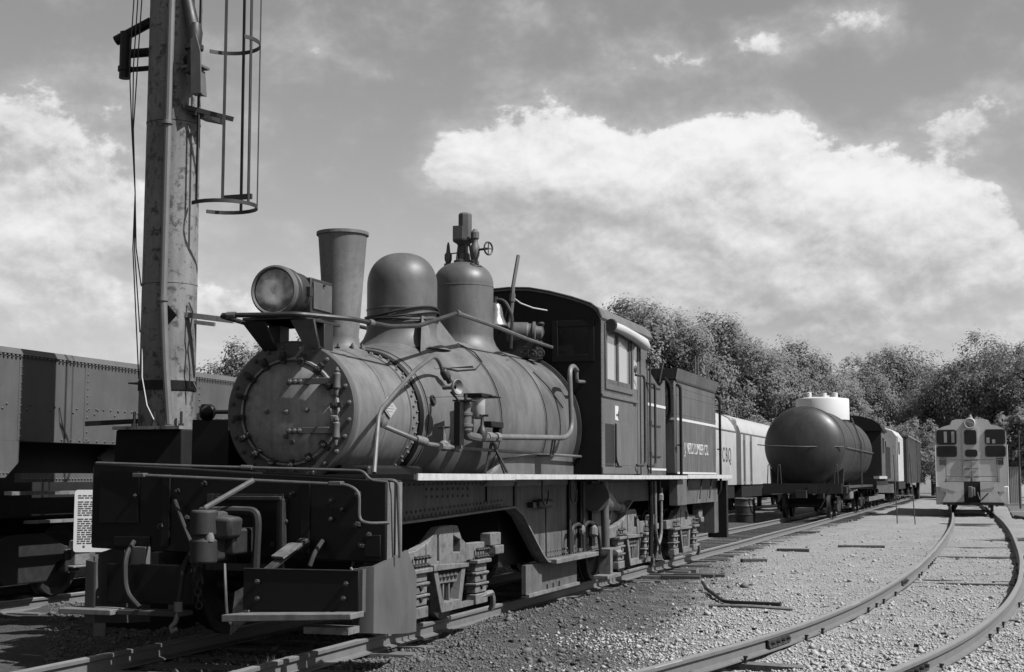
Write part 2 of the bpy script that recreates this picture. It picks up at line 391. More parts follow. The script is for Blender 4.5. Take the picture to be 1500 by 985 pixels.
def ground_mat():
    m = bpy.data.materials.new('ground_gravel'); m.use_nodes = True; k = NT(m.node_tree); b = k.n['Principled BSDF']
    geo = k.new('ShaderNodeNewGeometry'); P = geo.outputs['Position']
    sp = k.new('ShaderNodeSeparateXYZ'); k.l.new(P, sp.inputs[0]); x, y = sp.outputs[0], sp.outputs[1]
    n0 = k.noise(P, .55, 5, .6); n1 = k.noise(P, 2.5, 5, .62); n2 = k.noise(P, 38, 4, .7); n3 = k.noise(P, 11, 4, .65)
    # pale limestone ballast lies round the curved track, dark cinders round the engine's track
    edge = k.m('MINIMUM', -2.55, k.m('MULTIPLY_ADD', y, -.13, -1.15)); edge = k.m('MAXIMUM', edge, -5.0)
    f = k.ss(k.m('ADD', k.m('SUBTRACT', x, edge), k.m('MULTIPLY', k.m('SUBTRACT', n1, .5), 2.2)), -.8, .8)
    yard = k.ss(y, 60, 75); f = k.m('MAXIMUM', f, k.m('MULTIPLY', yard, .55))
    vo = k.new('ShaderNodeTexVoronoi'); k.l.new(P, vo.inputs['Vector']); vo.inputs['Scale'].default_value = 48
    vc = k.new('ShaderNodeRGBToBW'); k.l.new(vo.outputs['Color'], vc.inputs[0])
    g = k.m('MULTIPLY_ADD', vc.outputs[0], .55, .55)
    g = k.m('MULTIPLY', g, k.m('MULTIPLY_ADD', k.m('SUBTRACT', n2, .5), .9, 1.0))
    patch = k.m('MULTIPLY_ADD', k.m('SUBTRACT', n1, .5), .7, 1.0)
    dark = k.m('MULTIPLY', .115 * G, k.m('MULTIPLY', g, patch)); light = k.m('MULTIPLY', .45 * G, k.m('MULTIPLY', g, k.m('MULTIPLY_ADD', k.m('SUBTRACT', n0, .5), .5, 1.0)))
    stain = k.ss(n0, .60, .70)     # oil and coal stains between the rails
    light = k.m('MULTIPLY', light, k.m('MULTIPLY_ADD', stain, -.35, 1.0))
    c = k.mix(f, dark, light); c = k.m('MAXIMUM', c, .01)
    k.l.new(k.comb(c, c, c), b.inputs['Base Color']); b.inputs['Roughness'].default_value = .95; b.inputs['Specular IOR Level'].default_value = .15
    bp = k.new('ShaderNodeBump'); bp.inputs['Strength'].default_value = .9; bp.inputs['Distance'].default_value = .022
    hh = k.m('ADD', k.m('MULTIPLY', vo.outputs['Distance'], -1.0), k.m('MULTIPLY', n3, .8)); k.l.new(hh, bp.inputs['Height']); k.l.new(bp.outputs[0], b.inputs['Normal'])
    MATS['ground_gravel'] = m
ground_mat()
def np_mesh(name, V, F, m, smooth=False):
    me = bpy.data.meshes.new(name); nf, kf = F.shape
    me.vertices.add(len(V)); me.vertices.foreach_set('co', np.asarray(V, np.float32).ravel())
    me.loops.add(nf * kf); me.loops.foreach_set('vertex_index', F.astype(np.int32).ravel())
    me.polygons.add(nf); me.polygons.foreach_set('loop_start', np.arange(0, nf * kf, kf, dtype=np.int32)); me.polygons.foreach_set('loop_total', np.full(nf, kf, np.int32))
    if smooth: me.polygons.foreach_set('use_smooth', np.ones(nf, bool))
    me.update(calc_edges=True); me.materials.append(MATS[m]); return me
def make_ground():
    xs = np.unique(np.concatenate([np.linspace(-900, -60, 18), np.linspace(-60, -16, 23), np.linspace(-16, 6, 221), np.linspace(6, 40, 24), np.linspace(40, 900, 20)]))
    ys = np.unique(np.concatenate([np.linspace(-300, 0, 14), np.linspace(0, 7, 15), np.linspace(7, 32, 251), np.linspace(32, 70, 96), np.linspace(70, 140, 30), np.linspace(140, 1500, 26)]))
    X, Y = np.meshgrid(xs, ys); V = np.stack([X, Y, gz(X, Y)], -1).reshape(-1, 3)
    nx, ny = len(xs), len(ys); i = np.arange((ny - 1) * (nx - 1)); a = i // (nx - 1) * nx + i % (nx - 1)
    F = np.stack([a, a + 1, a + nx + 1, a + nx], -1)
    o = put('ground', np_mesh('ground', V, F, 'ground_gravel', True)); tag(o, 'gravel and cinder ground of the rail yard', kind='structure')
make_ground()

OCT_V = np.array([(1, 0, 0), (-1, 0, 0), (0, 1, 0), (0, -1, 0), (0, 0, 1), (0, 0, -1)], float)
OCT_F = np.array([(0, 2, 4), (2, 1, 4), (1, 3, 4), (3, 0, 4), (2, 0, 5), (1, 2, 5), (3, 1, 5), (0, 3, 5)])
def stones(name, n, pos, size, m, label):
    n = len(pos); V = OCT_V[None] * (1 + RNG.uniform(-.35, .35, (n, 6, 1)))
    V = V * size[:, None, None] * RNG.uniform(.65, 1.25, (n, 1, 3)) * np.array([1, 1, .7])
    a = RNG.uniform(0, 2 * PI, n); b = RNG.uniform(-.6, .6, n); c, s = np.cos(a), np.sin(a)
    y2 = V[..., 1] * np.cos(b)[:, None] - V[..., 2] * np.sin(b)[:, None]; z2 = V[..., 1] * np.sin(b)[:, None] + V[..., 2] * np.cos(b)[:, None]
    V = np.stack([V[..., 0] * c[:, None] - y2 * s[:, None], V[..., 0] * s[:, None] + y2 * c[:, None], z2], -1) + pos[:, None, :]
    F = OCT_F[None] + (np.arange(n) * 6)[:, None, None]
    o = put(name, np_mesh(name, V.reshape(-1, 3), F.reshape(-1, 3), m)); tag(o, label, kind='stuff')
def scatter():
    n = 250000
    y = 7.5 / (1 - RNG.uniform(0, 1, n) * (1 - 7.5 / 48)); x = RNG.uniform(-1, 1, n)
    x = -y * np.tan(R(18.33)) + x * y * .40
    x = np.clip(x, -14, 6)
    edge = np.clip(np.minimum(-2.55, -.13 * y - 1.15), -5, 9)
    f = x - edge + (vnoise(x, y, .8, 7) - .5) * 1.8 + RNG.normal(0, .45, n)
    keep = RNG.uniform(0, 1, n) < np.clip(.35 + vnoise(x, y, 1.3, 9) * .9, 0, 1)
    # keep the rail heads and the space under the engine clear of stones
    for c, w in ((T1X, .76), (t2x(y), .8), (T3X, .76)):
        keep &= (np.abs(np.abs(x - c) - w) > .075)
    x, y, f = x[keep], y[keep], f[keep]; z = gz(x, y)
    li = f > 0
    sl = RNG.gamma(2.4, .0031, li.sum()) + .004; sd = RNG.gamma(1.8, .0032, (~li).sum()) + .003
    big = RNG.uniform(0, 1, len(sl)) < .03; sl = np.where(big, sl * 1.9, sl); big = RNG.uniform(0, 1, len(sd)) < .03; sd = np.where(big, sd * 2.4, sd)
    stones('ballast_stones', 0, np.stack([x[li], y[li], z[li] + sl * .3], -1), sl, 'stone_light', 'pale crushed limestone ballast around the curved track')
    stones('cinder_stones', 0, np.stack([x[~li], y[~li], z[~li] + sd * .3], -1), sd, 'stone_dark', 'dark cinders and small stones beside the locomotive')
scatter()

RAILP = [(-.065, 0), (.065, 0), (.065, .012), (.013, .028), (.011, .098), (.035, .108), (.036, .134), (.028, .140), (-.028, .140), (-.036, .134), (-.035, .108), (-.011, .098), (-.013, .028), (-.065, .012)]
def rail_mesh(name, line, z0=-.01):
    line = np.asarray(line, float); n = len(line); d = np.gradient(line, axis=0); d /= np.linalg.norm(d, axis=1)[:, None]
    nrm = np.stack([d[:, 1], -d[:, 0]], -1); vs = []; fs = []; q = len(RAILP)
    for i in range(n):
        dz = float(.012 * (vnoise(line[i, 0], line[i, 1], .25, 11) - .5))
        for (u, z) in RAILP: vs.append((line[i, 0] + nrm[i, 0] * u, line[i, 1] + nrm[i, 1] * u, z0 + z + dz))
    for i in range(n - 1):
        for j in range(q): fs.append((i * q + j, i * q + (j + 1) % q, (i + 1) * q + (j + 1) % q, (i + 1) * q + j))
    fs += [tuple(range(q)), tuple(range(n * q - 1, (n - 1) * q - 1, -1))]
    mb = MB(); mb.add(vs, fs); me = mb.mesh(name, 'rail_side', 30); me.materials.append(MATS['rail_head'])
    for p in me.polygons:
        if p.normal.z > .8 and p.center.z > z0 + .12: p.material_index = 1
    return me
def tie_mesh(seed):
    r = random.Random(seed); mb = MB(); L = 1.3 + r.uniform(-.06, .06); w = .11 + r.uniform(-.012, .012)
    a = [r.uniform(-.012, .012) for _ in range(8)]
    mb.hexa([(-L, -w + a[0], -.17), (L, -w + a[1], -.17), (L, w + a[2], -.17), (-L, w + a[3], -.17), (-L, -w + a[4], .0), (L, -w + a[5], .004), (L, w + a[6], .0), (-L, w + a[7], -.004)])
    return mb.mesh('sleeper', 'tie_wood')
TIES = [tie_mesh(i) for i in range(5)]
SPIKE = MB().box(-.012, .012, -.012, .012, -.03, .02).box(-.022, .014, -.017, .017, .02, .034).mesh('rail_spike', 'dark_iron')
def track(label, cx, y0, y1, gauge, step, spacing=.6, ztie=-.012, jit=.02, spikes=None, joints=()):
    root = thing('railway_track', label, None, (float(cx(np.array(y0 + .0))), y0, 0), kind='structure')
    ys = np.arange(y0, y1 + .01, step); c = np.array([float(cx(np.array(v))) for v in ys]); g = np.stack([c, ys], -1)
    d = np.gradient(g, axis=0); d /= np.linalg.norm(d, axis=1)[:, None]; nr = np.stack([d[:, 1], -d[:, 0]], -1)
    for s in (-1, 1): put('rail', rail_mesh('rail', g + nr * s * gauge), root)
    yy = y0 + .3; i = 0
    while yy < y1:
        x = float(cx(np.array(yy))); x2 = float(cx(np.array(yy + .1))); ang = -math.atan2(x2 - x, .1)
        mw = Matrix.Translation((x + random.uniform(-.08, .08), yy, ztie + random.uniform(-jit, jit * .6))) @ Matrix.Rotation(ang + random.uniform(-.02, .02), 4, 'Z')
        put('sleeper', TIES[i % 5], root, mw=mw)
        if spikes and spikes[0] < yy < spikes[1]:
            for s in (-1, 1):
                for t in (-1, 1):
                    if random.random() < .6: continue
                    px = x + s * gauge + t * .078
                    put('rail_spike', SPIKE, root, mw=Matrix.Translation((px, yy + .04 * t + random.uniform(-.02, .02), .005)) @ Matrix.Rotation(PI if t > 0 else 0, 4, 'Z'))
        yy += spacing * random.uniform(.9, 1.1); i += 1
    for (s, yj) in joints:
        x = float(cx(np.array(yj))) + s * gauge; x2 = float(cx(np.array(yj + .1))) + s * gauge; ang = -math.atan2(x2 - x, .1)
        for t in (-1, 1):
            mb = MB().prism([(t * .012, .02), (t * .045, .02), (t * .03, .05), (t * .03, .085), (t * .012, .095)], 'y', -.33, .33)
            for b in (-.24, -.08, .08, .24): mb.cyl((t * .03, b, .06), (t * .065, b, .06), .016, n=6)
            put('joint_bar', mb.mesh('joint_bar', 'dark_iron'), root, mw=Matrix.Translation((x, yj, 0)) @ Matrix.Rotation(ang, 4, 'Z'))
    return root
track('straight track with dark sleepers under the geared steam locomotive and black tank car', lambda y: T1X + 0 * y, 4, 118, .76, 2.0, .62, -.005, .02)
track('gently curving track with pale ballast leading to the yellow-pale diesel switcher'.replace('yellow-pale', 'pale'), t2x, 2, 125, .8, .5, .62, -.048, .028, spikes=(8, 30), joints=((-1, 13.4), (1, 11.75), (1, 24), (-1, 21.5)))
track('track beyond the steam locomotive carrying the riveted grey car and silver cars', lambda y: T3X + 0 * y, 2, 118, .76, 2.0, .65, -.01, .02)

# chips of wood and coal strewn over the ground
def chips():
    for name, n, m, lab in (('wood_chips', 420, 'old_wood', 'pale wood chips and scraps strewn over the gravel'), ('coal_lumps', 900, 'car_dark', 'scattered lumps of coal and dark clinker on the ground')):
        y = 9 / (1 - RNG.uniform(0, 1, n) * (1 - 9 / 40)); x = np.clip(-y * math.tan(R(18.33)) + RNG.uniform(-1, 1, n) * y * .4, -9.5, 3)
        keep = np.ones(n, bool)
        for c, w in ((T1X, .76), (t2x(y), .8)): keep &= np.abs(np.abs(x - c) - w) > .12
        x, y = x[keep], y[keep]; mb = MB()
        for a, b in zip(x, y):
            l = random.uniform(.03, .16) if name == 'wood_chips' else random.uniform(.015, .05); w = random.uniform(.008, .022) if name == 'wood_chips' else l * .7; t = random.uniform(0, PI); d = Vector((math.cos(t), math.sin(t), random.uniform(-.15, .15)))
            c = Vector((a, b, float(gz(a, b)) + .012)); mb.bar(c - d * l / 2, c + d * l / 2, w, w * .6)
        o = mb.build(name, m); tag(o, lab, kind='stuff')
chips()
# loose things lying on the ballast
for i, (x, y, l, a) in enumerate([(-4.72, 22.2, 1.0, .10), (-4.62, 22.75, 1.05, .04), (-4.5, 23.3, .9, .12), (-4.35, 27.2, .8, .5), (-4.1, 31, 1.1, .15)]):
    L = ['old dark sleeper end lying just past the third truck, lowest of three', 'old dark sleeper end between two others beside the third truck', 'old dark sleeper end, farthest of the three beside the tender', 'short dark timber lying askew in the gravel behind the tender', 'longer dark timber in the gravel between tender and tank car'][i]
    l *= .62; mb = MB().box(-l / 2, l / 2, -.07, .07, -.06, .05); o = mb.build('timber', 'dark_wood', bev=.012)
    o.matrix_world = Matrix.Translation((x + .15, y, float(gz(x, y)) + .01)) @ Matrix.Rotation(a, 4, 'Z'); tag(o, L, 'timber')
def bent(name, pts, r, m, label, cat):
    q = [(x, y, float(gz(x, y)) + z) for x, y, z in pts]; o = MB().tube(rnd(q, .15), r, 8).build(name, m); tag(o, label, cat); return o
bent('iron_rod', [(-3.79, 19.9, .1), (-3.6, 19.2, .05), (-3.15, 17.95, .03), (-2.4, 17.6, .03)], .024, 'dark_iron', 'bent dark iron rod lying on the gravel', 'rod')
bent('wooden_stick', [(-3.15, 16.9, .03), (-2.7, 16.9, .04), (-2.2, 17.1, .03)], .02, 'old_wood', 'pale weathered stick on the gravel by the bent rod', 'stick')
bent('wooden_stick', [(-3.2, 33.0, .03), (-2.2, 33.3, .03)], .03, 'dark_wood', 'short dark stick on the pale gravel far from the rails', 'stick')
# ------------------------------------------------------------ the geared steam locomotive
BX = -5.82                      # boiler axis
loco = thing('steam_locomotive', 'geared steam locomotive with tapered stack, two domes, cab and lettered tender', 'locomotive', (-5.8, 16, 0))
def ringpts(yc, zc, r, n, a0=0): return [(BX + r * math.cos(a0 + 2 * PI * i / n), yc, zc + r * math.sin(a0 + 2 * PI * i / n)) for i in range(n)]
def loft_y(mb, st, n=64, cx=BX):
    vs = []; fs = []
    for (y, zc, r) in st: vs += [(cx + r * math.cos(2 * PI * j / n), y, zc + r * math.sin(2 * PI * j / n)) for j in range(n)]
    for i in range(len(st) - 1):
        for j in range(n): fs.append((i * n + j, (i + 1) * n + j, (i + 1) * n + (j + 1) % n, i * n + (j + 1) % n))
    return mb.add(vs, fs)
SZ = 2.13
# smokebox
sb = loft_y(MB(), [(11.40, SZ, .60), (11.41, SZ, .618), (12.05, SZ, .620), (12.05, SZ, .624), (12.78, SZ, .626)]).build('smokebox', 'graphite', loco)
MB().lathe((BX, 11.335, SZ), (0, 1, 0), [(0, .615), (.012, .632), (.06, .632), (.065, .60)], 64).build('front_ring', 'flange_grey', sb)
MB().lathe((BX, 11.26, SZ), (0, 1, 0), [(0, .05), (.005, .2), (.02, .34), (.045, .415), (.06, .445), (.075, .45), (.08, .45)], 56).build('smokebox_door', 'smokebox_front', sb)
MB().lathe((BX, 11.30, SZ), (0, 1, 0), [(0, .455), (0, .475), (.037, .480), (.037, .455)], 56, False, False).build('door_rim', 'smokebox_front', sb)
NUT = MB().lathe((0, 0, 0), (0, 1, 0), [(-.03, .017), (-.012, .02), (.0, .021)], 6).lathe((0, 0, 0), (0, 1, 0), [(-.042, .008), (-.028, .010)], 6).mesh('stud', 'flange_grey')
for i in range(24): put('stud', NUT, sb, mw=Matrix.Translation((BX + .575 * math.cos(.13 + i * PI / 12), 11.335, SZ + .575 * math.sin(.13 + i * PI / 12))))
CLAMP = MB().box(-.022, .022, -.05, -.005, -.05, .055).cyl((0, -.085, 0), (0, -.04, 0), .024, n=6).cyl((0, -.11, 0), (0, -.08, 0), .012, n=6).mesh('door_clamp', 'dark_iron')
for i in range(16):
    a = .1 + i * PI / 8
    if abs(math.sin(a)) < .42 and math.cos(a) > 0 and abs(math.sin(a)) > .25: continue
    mw = Matrix.Translation((BX + .475 * math.cos(a), 11.30, SZ + .475 * math.sin(a))) @ Matrix.Rotation(-a + PI / 2, 4, 'Y')
    put('door_clamp', CLAMP, sb, mw=mw)
for dz, tilt in ((.26, 0), (-.17, 0)):
    z = SZ + dz
    h = MB().box(BX + .02, BX + .43, 11.225, 11.245, z - .028, z + .028).box(BX + .35, BX + .46, 11.235, 11.30, z - .03, z + .03).build('hinge_strap', 'flange_grey', sb, bev=.004)
    MB().lathe((BX + .485, 11.25, z - .07), (0, 0, 1), [(0, .03), (.01, .036), (.05, .032), (.09, .032), (.13, .036), (.14, .03)], 12).lathe((BX + .485, 11.25, z - .13), (0, 0, 1), [(0, .012), (.04, .02), (.06, .014)], 8).lathe((BX + .485, 11.25, z + .07), (0, 0, 1), [(0, .014), (.02, .022), (.05, .012)], 8).build('hinge_pin', 'pipe_grey', sb)
    for q in (.05, .10, .15): put('bolt', NUT, sb, mw=Matrix.Translation((BX + q, 11.222, z)))
    MB().box(BX + .43, BX + .475, 11.24, 11.33, z - .13 if dz > 0 else z + .07, z - .07 if dz > 0 else z + .13).build('hinge_lug', 'dusty_iron', sb, bev=.008)
for (dx, dz) in ((0, 0), (-.19, .0), (.2, .01), (.02, .25), (0, -.22), (.06, -.27)):
    put('bolt', NUT, sb, mw=Matrix.Translation((BX + dx, 11.262 + .03 * (abs(dx) + abs(dz)), SZ + dz)) @ Matrix.Scale(1.15, 4))
# ring joint with bolts behind the smokebox
MB().lathe((BX, 12.60, SZ), (0, 1, 0), [(0, .628), (.004, .640), (.15, .642), (.155, .63)], 64, False, False).build('joint_ring', 'graphite', sb)
mbr = MB()
for i in range(40):
    a = i * 2 * PI / 40
    for yy, off in ((12.64, 0), (12.715, .08)):
        c, s = math.cos(a + off), math.sin(a + off); mbr.lathe((BX + .641 * c, yy, SZ + .641 * s), (c, 0, s), [(0, .016), (.012, .014), (.02, .006)], 6, cap0=False)
mbr.build('ring_rivets', 'pipe_grey', sb, kind='stuff')
MB().lathe((BX, 12.76, SZ), (0, 1, 0), [(0, .63), (.0, .660), (.03, .672), (.075, .688), (.08, .66)], 64, False, False).build('jacket_lip', 'black_paint', sb)
# builder's plate, a cast diamond
dp = MB(); ax, ay, az_ = .62 * math.cos(.10), 12.08, SZ + .62 * math.sin(.10)
dp.prism([(-.17, 0), (0, -.098), (.17, 0), (0, .098)], 'x', 0, .014).prism([(-.14, 0), (0, -.08), (.14, 0), (0, .08)], 'x', .014, .018)
for zz, w in ((.022, .075), (-.005, .10), (-.032, .06)): dp.prism([(-w, zz - .006), (w, zz - .006), (w, zz + .006), (-w, zz + .006)], 'x', .018, .022)
put('builders_plate', dp.mesh('builders_plate', 'plate_cast'), sb, mw=Matrix.Translation((BX + ax, ay, az_)) @ Matrix.Rotation(-.10, 4, 'Y'))

# boiler jacket
ST = [(12.80, 2.13, .665), (12.82, 2.13, .69), (13.2, 2.135, .76), (13.8, 2.145, .865), (14.28, 2.15, .94), (14.30, 2.15, .945), (17.55, 2.17, .955)]
bo = loft_y(MB(), ST, 72).build('boiler', 'boiler_paint', loco)
def br(y):
    a = [s[0] for s in ST]; return float(np.interp(y, a, [s[1] for s in ST])), float(np.interp(y, a, [s[2] for s in ST]))
def on_boiler(y, deg, off=0.0):
    zc, r = br(y); a = R(deg); return (BX + (r + off) * math.cos(a), y, zc + (r + off) * math.sin(a))
for y in (12.84, 14.32, 15.95):
    zc, r = br(y); MB().lathe((BX, y, zc), (0, 1, 0), [(0, r - .003), (.001, r + .005), (.026, r + .006), (.027, r - .003)], 72, False, False).build('boiler_band', 'boiler_paint', bo)
    MB().lathe((BX, y + .028, zc), (0, 1, 0), [(0, r - .004), (.001, r + .012), (.011, r + .012), (.012, r - .003)], 72, False, False).build('jacket_seam', 'black_paint', bo)
loft_y(MB(), [(17.30, 2.17, .955), (17.31, 2.17, 1.0), (17.36, 2.17, 1.0), (17.37, 2.17, .95)], 72).build('cab_flashing', 'dark_iron', bo)
MB().prism([(13.9, 1.45), (17.38, 1.45), (17.38, 1.85), (16.6, 1.86), (15.4, 1.83), (14.5, 1.72)], 'x', -6.72, -4.93).build('firebox', 'boiler_paint', loco, bev=.03)
# seam line on the jacket with a fitting lug, handhole cover
MB().lathe(on_boiler(12.98, 14, -.01), (math.cos(R(14)), 0, math.sin(R(14))), [(0, .05), (.03, .05), (.03, .035), (.02, .03)], 14).build('washout_plug', 'dark_iron', bo)
put("seam_mark", MB().box(-.03, .03, -.01, .01, 0, .004).mesh("seam_mark", "dark_iron"), bo, mw=Matrix.Translation(on_boiler(15.6, 52, .002)))
MB().tube([on_boiler(y, 16.5, .001) for y in np.linspace(12.85, 14.3, 8)], .004, 5).build('jacket_seam', 'flange_grey', bo)

# stack
MB().lathe((BX, 12.37, 2.70), (0, 0, 1), [(0, .17), (.0, .16), (.1, .158), (1.14, .232), (1.17, .236), (1.175, .252), (1.205, .252), (1.205, .228), (.9, .20)], 40, cap1=False).build('smokestack', 'stack_iron', loco)
MB().lathe((BX, 12.37, 2.70), (0, 0, 1), [(0, .26), (.05, .25), (.075, .20), (.12, .175), (.18, .17)], 32).build('stack_base', 'graphite', loco, ang=50)
for i in range(10):
    a = i * PI / 5; put('stud', NUT, loco, mw=Matrix.Translation((BX + .215 * math.cos(a), 12.37 + .215 * math.sin(a), 2.775)) @ Matrix.Rotation(-PI / 2, 4, 'X'))
# sand dome with flared skirt
def domeprof(r, z0, z1, cap):
    p = [(z0, r * 1.42), (z0 + .05, r * 1.25), (z0 + .12, r * 1.10), (z0 + .2, r * 1.01), (z0 + .24, r)]
    p += [(z1 - cap, r)] + [(z1 - cap + cap * math.sin(t), r * max(math.cos(t), .02) ** .8) for t in np.linspace(.12, PI / 2, 12)]
    return p
sd = MB().lathe((BX, 13.86, 0), (0, 0, 1), domeprof(.372, 2.88, 3.925, .34), 48).build('sand_dome', 'dome_paint', loco, ang=50)
MB().lathe((BX, 13.86, 3.30), (0, 0, 1), [(0, .372), (.004, .378), (.02, .378), (.024, .372)], 48, False, False).build('dome_band', 'dome_paint', sd)
# saddle sheet under the dome, ridge on the near side
sv = MB()
for s in (1,):
    a0 = on_boiler(13.45, 62, .0); a1 = on_boiler(14.3, 60, .0)
    sv.add([on_boiler(13.35, 58, .004), on_boiler(14.25, 56, .004), (BX + .33, 14.1, 3.22), (BX + .33, 13.6, 3.22), on_boiler(13.3, 40, .005), on_boiler(14.1, 38, .03)], [(0, 1, 2, 3), (4, 5, 1, 0)])
sv.build('dome_saddle', 'boiler_paint', sd)
# hose and rope wound round the dome
for i, (zz, rr) in enumerate(((3.17, .40), (3.21, .395), (3.25, .39))):
    pts = [(BX + rr * math.cos(t), 13.86 + rr * math.sin(t), zz + .03 * math.sin(2 * t + i) + .05 * math.cos(t + .5)) for t in np.linspace(-2.4 - .1 * i, 1.2, 22)]
    MB().tube(pts, .012, 6).build('rope_coil', 'cable_black', loco)
# steam dome
sm = MB().lathe((BX, 15.73, 0), (0, 0, 1), domeprof(.358, 2.98, 4.10, .27), 48).build('steam_dome', 'dome_paint', loco, ang=50)
MB().lathe((BX, 15.73, 3.79), (0, 0, 1), [(0, .358), (.003, .362), (.012, .362), (.015, .358)], 48, False, False).build('dome_band', 'dome_paint', sm)
tz = 4.07
MB().lathe((BX, 15.73, tz), (0, 0, 1), [(0, .115), (.05, .115), (.06, .085), (.13, .08), (.15, .06), (.22, .055), (.26, .09), (.28, .125), (.30, .13)], 16).box(BX - .10, BX + .02, 15.63, 15.80, tz + .29, tz + .46).lathe((BX + .02, 15.73, tz + .3), (0, 0, 1), [(0, .085), (.30, .085), (.32, .07), (.33, .03)], 8).build('safety_valve', 'flange_grey', sm, ang=30)
for q in (.5, 1.6, 2.7, 4.2, 5.3): MB().tube([(BX + .11 * math.cos(q), 15.73 + .11 * math.sin(q), tz + .02), (BX + .07 * math.cos(q), 15.73 + .07 * math.sin(q), tz + .26)], .012, 6).build('valve_stud', 'dark_iron', sm)
MB().lathe((BX - .19, 15.72, tz - .04), (0, 0, 1), [(0, .05), (.06, .05), (.07, .03), (.11, .045), (.17, .045), (.2, .025), (.28, .018), (.32, .008)], 10).tube([(BX - .19, 15.72, tz + .14), (BX, 15.72, tz + .15)], .008, 6).build('pop_valve', 'flange_grey', sm)
MB().lathe((BX + .17, 15.66, tz - .06), (0, 0, 1), [(0, .05), (.08, .05), (.1, .035), (.16, .055), (.2, .06), (.26, .055), (.3, .035), (.34, .035), (.36, .05), (.43, .05), (.47, .02)], 10).build('globe_valve', 'flange_grey', sm)
hw = MB().cyl((BX + .2, 15.66, tz + .16), (BX + .36, 15.60, tz + .16), .014).build('valve_stem', 'dark_iron', sm)
c0 = Vector((BX + .36, 15.60, tz + .16)); dn = Vector((.16, -.06, 0)).normalized(); u_, v_ = rot_to(dn)
whl = MB().tube([c0 + (u_ * math.cos(t) + v_ * math.sin(t)) * .075 for t in np.linspace(0, 2 * PI, 17)], .011, 6)
for q in range(4): whl.tube([c0, c0 + (u_ * math.cos(q * PI / 2) + v_ * math.sin(q * PI / 2)) * .075], .007, 5)
whl.build('handwheel', 'dark_iron', sm)
# headlight on its platform
hy, hz = 11.12, 3.17
MB().box(BX - .30, BX + .28, 10.98, 11.75, 2.915, 2.94).build('headlight_platform', 'dark_iron', loco, bev=.004)
hl = MB().lathe((BX, hy - .12, hz), (0, 1, 0), [(0, .205), (.0, .222), (.05, .226), (.06, .215), (.10, .212), (.11, .222), (.14, .222), (.15, .21), (.36, .205)], 40).build('headlight', 'dark_iron', loco, ang=40)
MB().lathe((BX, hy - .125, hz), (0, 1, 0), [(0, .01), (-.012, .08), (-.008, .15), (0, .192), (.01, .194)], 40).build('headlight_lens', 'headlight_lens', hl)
MB().lathe((BX, hy - .135, hz), (0, 1, 0), [(0, .19), (-.012, .205), (0, .222), (.03, .226), (.03, .19)], 40, False, False).build('lens_rim', 'pipe_grey', hl)
MB().box(BX - .19, BX + .20, hy + .18, hy + .62, hz - .17, hz + .15).build('headlight_case', 'dark_iron', hl, bev=.01)
MB().box(BX + .205, BX + .215, hy + .215, hy + .585, hz - .13, hz + .115).build('case_door', 'flange_grey', hl, bev=.004)
MB().cyl((BX + .215, hy + .40, hz + .10), (BX + .235, hy + .40, hz + .10), .012, n=6).box(BX + .1, BX + .24, hy + .08, hy + .14, hz - .03, hz + .05).build('door_catch', 'dark_iron', hl)
MB().prism([(BX - .2, 2.915), (BX + .2, 2.915), (BX + .14, 2.965), (BX - .14, 2.965)], 'y', 11.0, 11.7).build('headlight_seat', 'dark_iron', hl)
for s in (-1, 1):
    MB().hexa([(BX + s * .20 - .05, 11.42, 2.60), (BX + s * .20 + .05, 11.42, 2.60), (BX + s * .20 + .05, 11.46, 2.60), (BX + s * .20 - .05, 11.46, 2.60),
               (BX + s * .24 - .11, 11.05, 2.915), (BX + s * .24 + .11, 11.05, 2.915), (BX + s * .24 + .11, 11.09, 2.915), (BX + s * .24 - .11, 11.09, 2.915)]).build('platform_bracket', 'dark_iron' if s < 0 else 'graphite', loco)
    MB().box(BX + s * .22 - .06, BX + s * .22 + .06, 11.42, 11.60, 2.62, 2.915).build('platform_bracket', 'dark_iron', loco, bev=.006)
MB().tube(rnd([(BX - .48, 10.95, 2.965), (BX - .1, 10.95, 2.955), (BX + .26, 10.95, 2.95), (BX + .55, 11.4, 2.945), (BX + .62, 12.1, 2.945), (-5.12, 12.6, 3.0), (-5.06, 13.5, 3.22)], .09), .022, 8).build('handrail', 'dark_iron', loco)
MB().cyl((BX - .43, 10.95, 2.964), (BX - .35, 10.95, 2.962), .031, n=10).build('pipe_collar', 'pipe_grey', loco)
MB().cyl((BX + .58, 11.7, 2.945), (BX + .585, 11.78, 2.945), .032, n=10).build('pipe_collar', 'pipe_grey', loco)
MB().tube([(-5.06, 13.5, 3.22), (-5.12, 15.0, 3.22), (-5.2, 16.3, 3.215), (-5.22, 17.4, 3.21)], .024, 8).cyl((-5.06, 13.46, 3.22), (-5.065, 13.56, 3.22), .034, n=10).build('handrail', 'pipe_grey', loco)
# far side handrail mirrors it
MB().tube(rnd([(BX - .48, 10.95, 2.955), (BX - .6, 12.1, 2.945), (-6.56, 13.5, 3.22), (-6.44, 17.4, 3.21)], .1), .022, 8).build('handrail', 'dark_iron', loco)
# sand and blower pipes over the smokebox and jacket
MB().tube(rnd([(-4.86, 11.0, 1.59), (-4.98, 11.36, 2.12), (-5.03, 12.3, 2.55), (-5.06, 12.85, 2.73), (-5.1, 13.1, 2.70), (-5.12, 13.25, 2.60)], .12), .019, 8).build('sand_pipe', 'pipe_grey', loco)
MB().lathe((-5.10, 13.2, 2.62), (.2, .5, -.6), [(0, .03), (.03, .045), (.1, .045), (.12, .03), (.16, .03)], 10).build('pipe_fitting', 'dark_iron', loco)
MB().tube([on_boiler(y, d, .012) for y, d in ((14.35, 62), (14.5, 52), (14.4, 42), (14.1, 36), (13.7, 36), (13.45, 40))], .007, 5).build('wire', 'cable_black', loco)
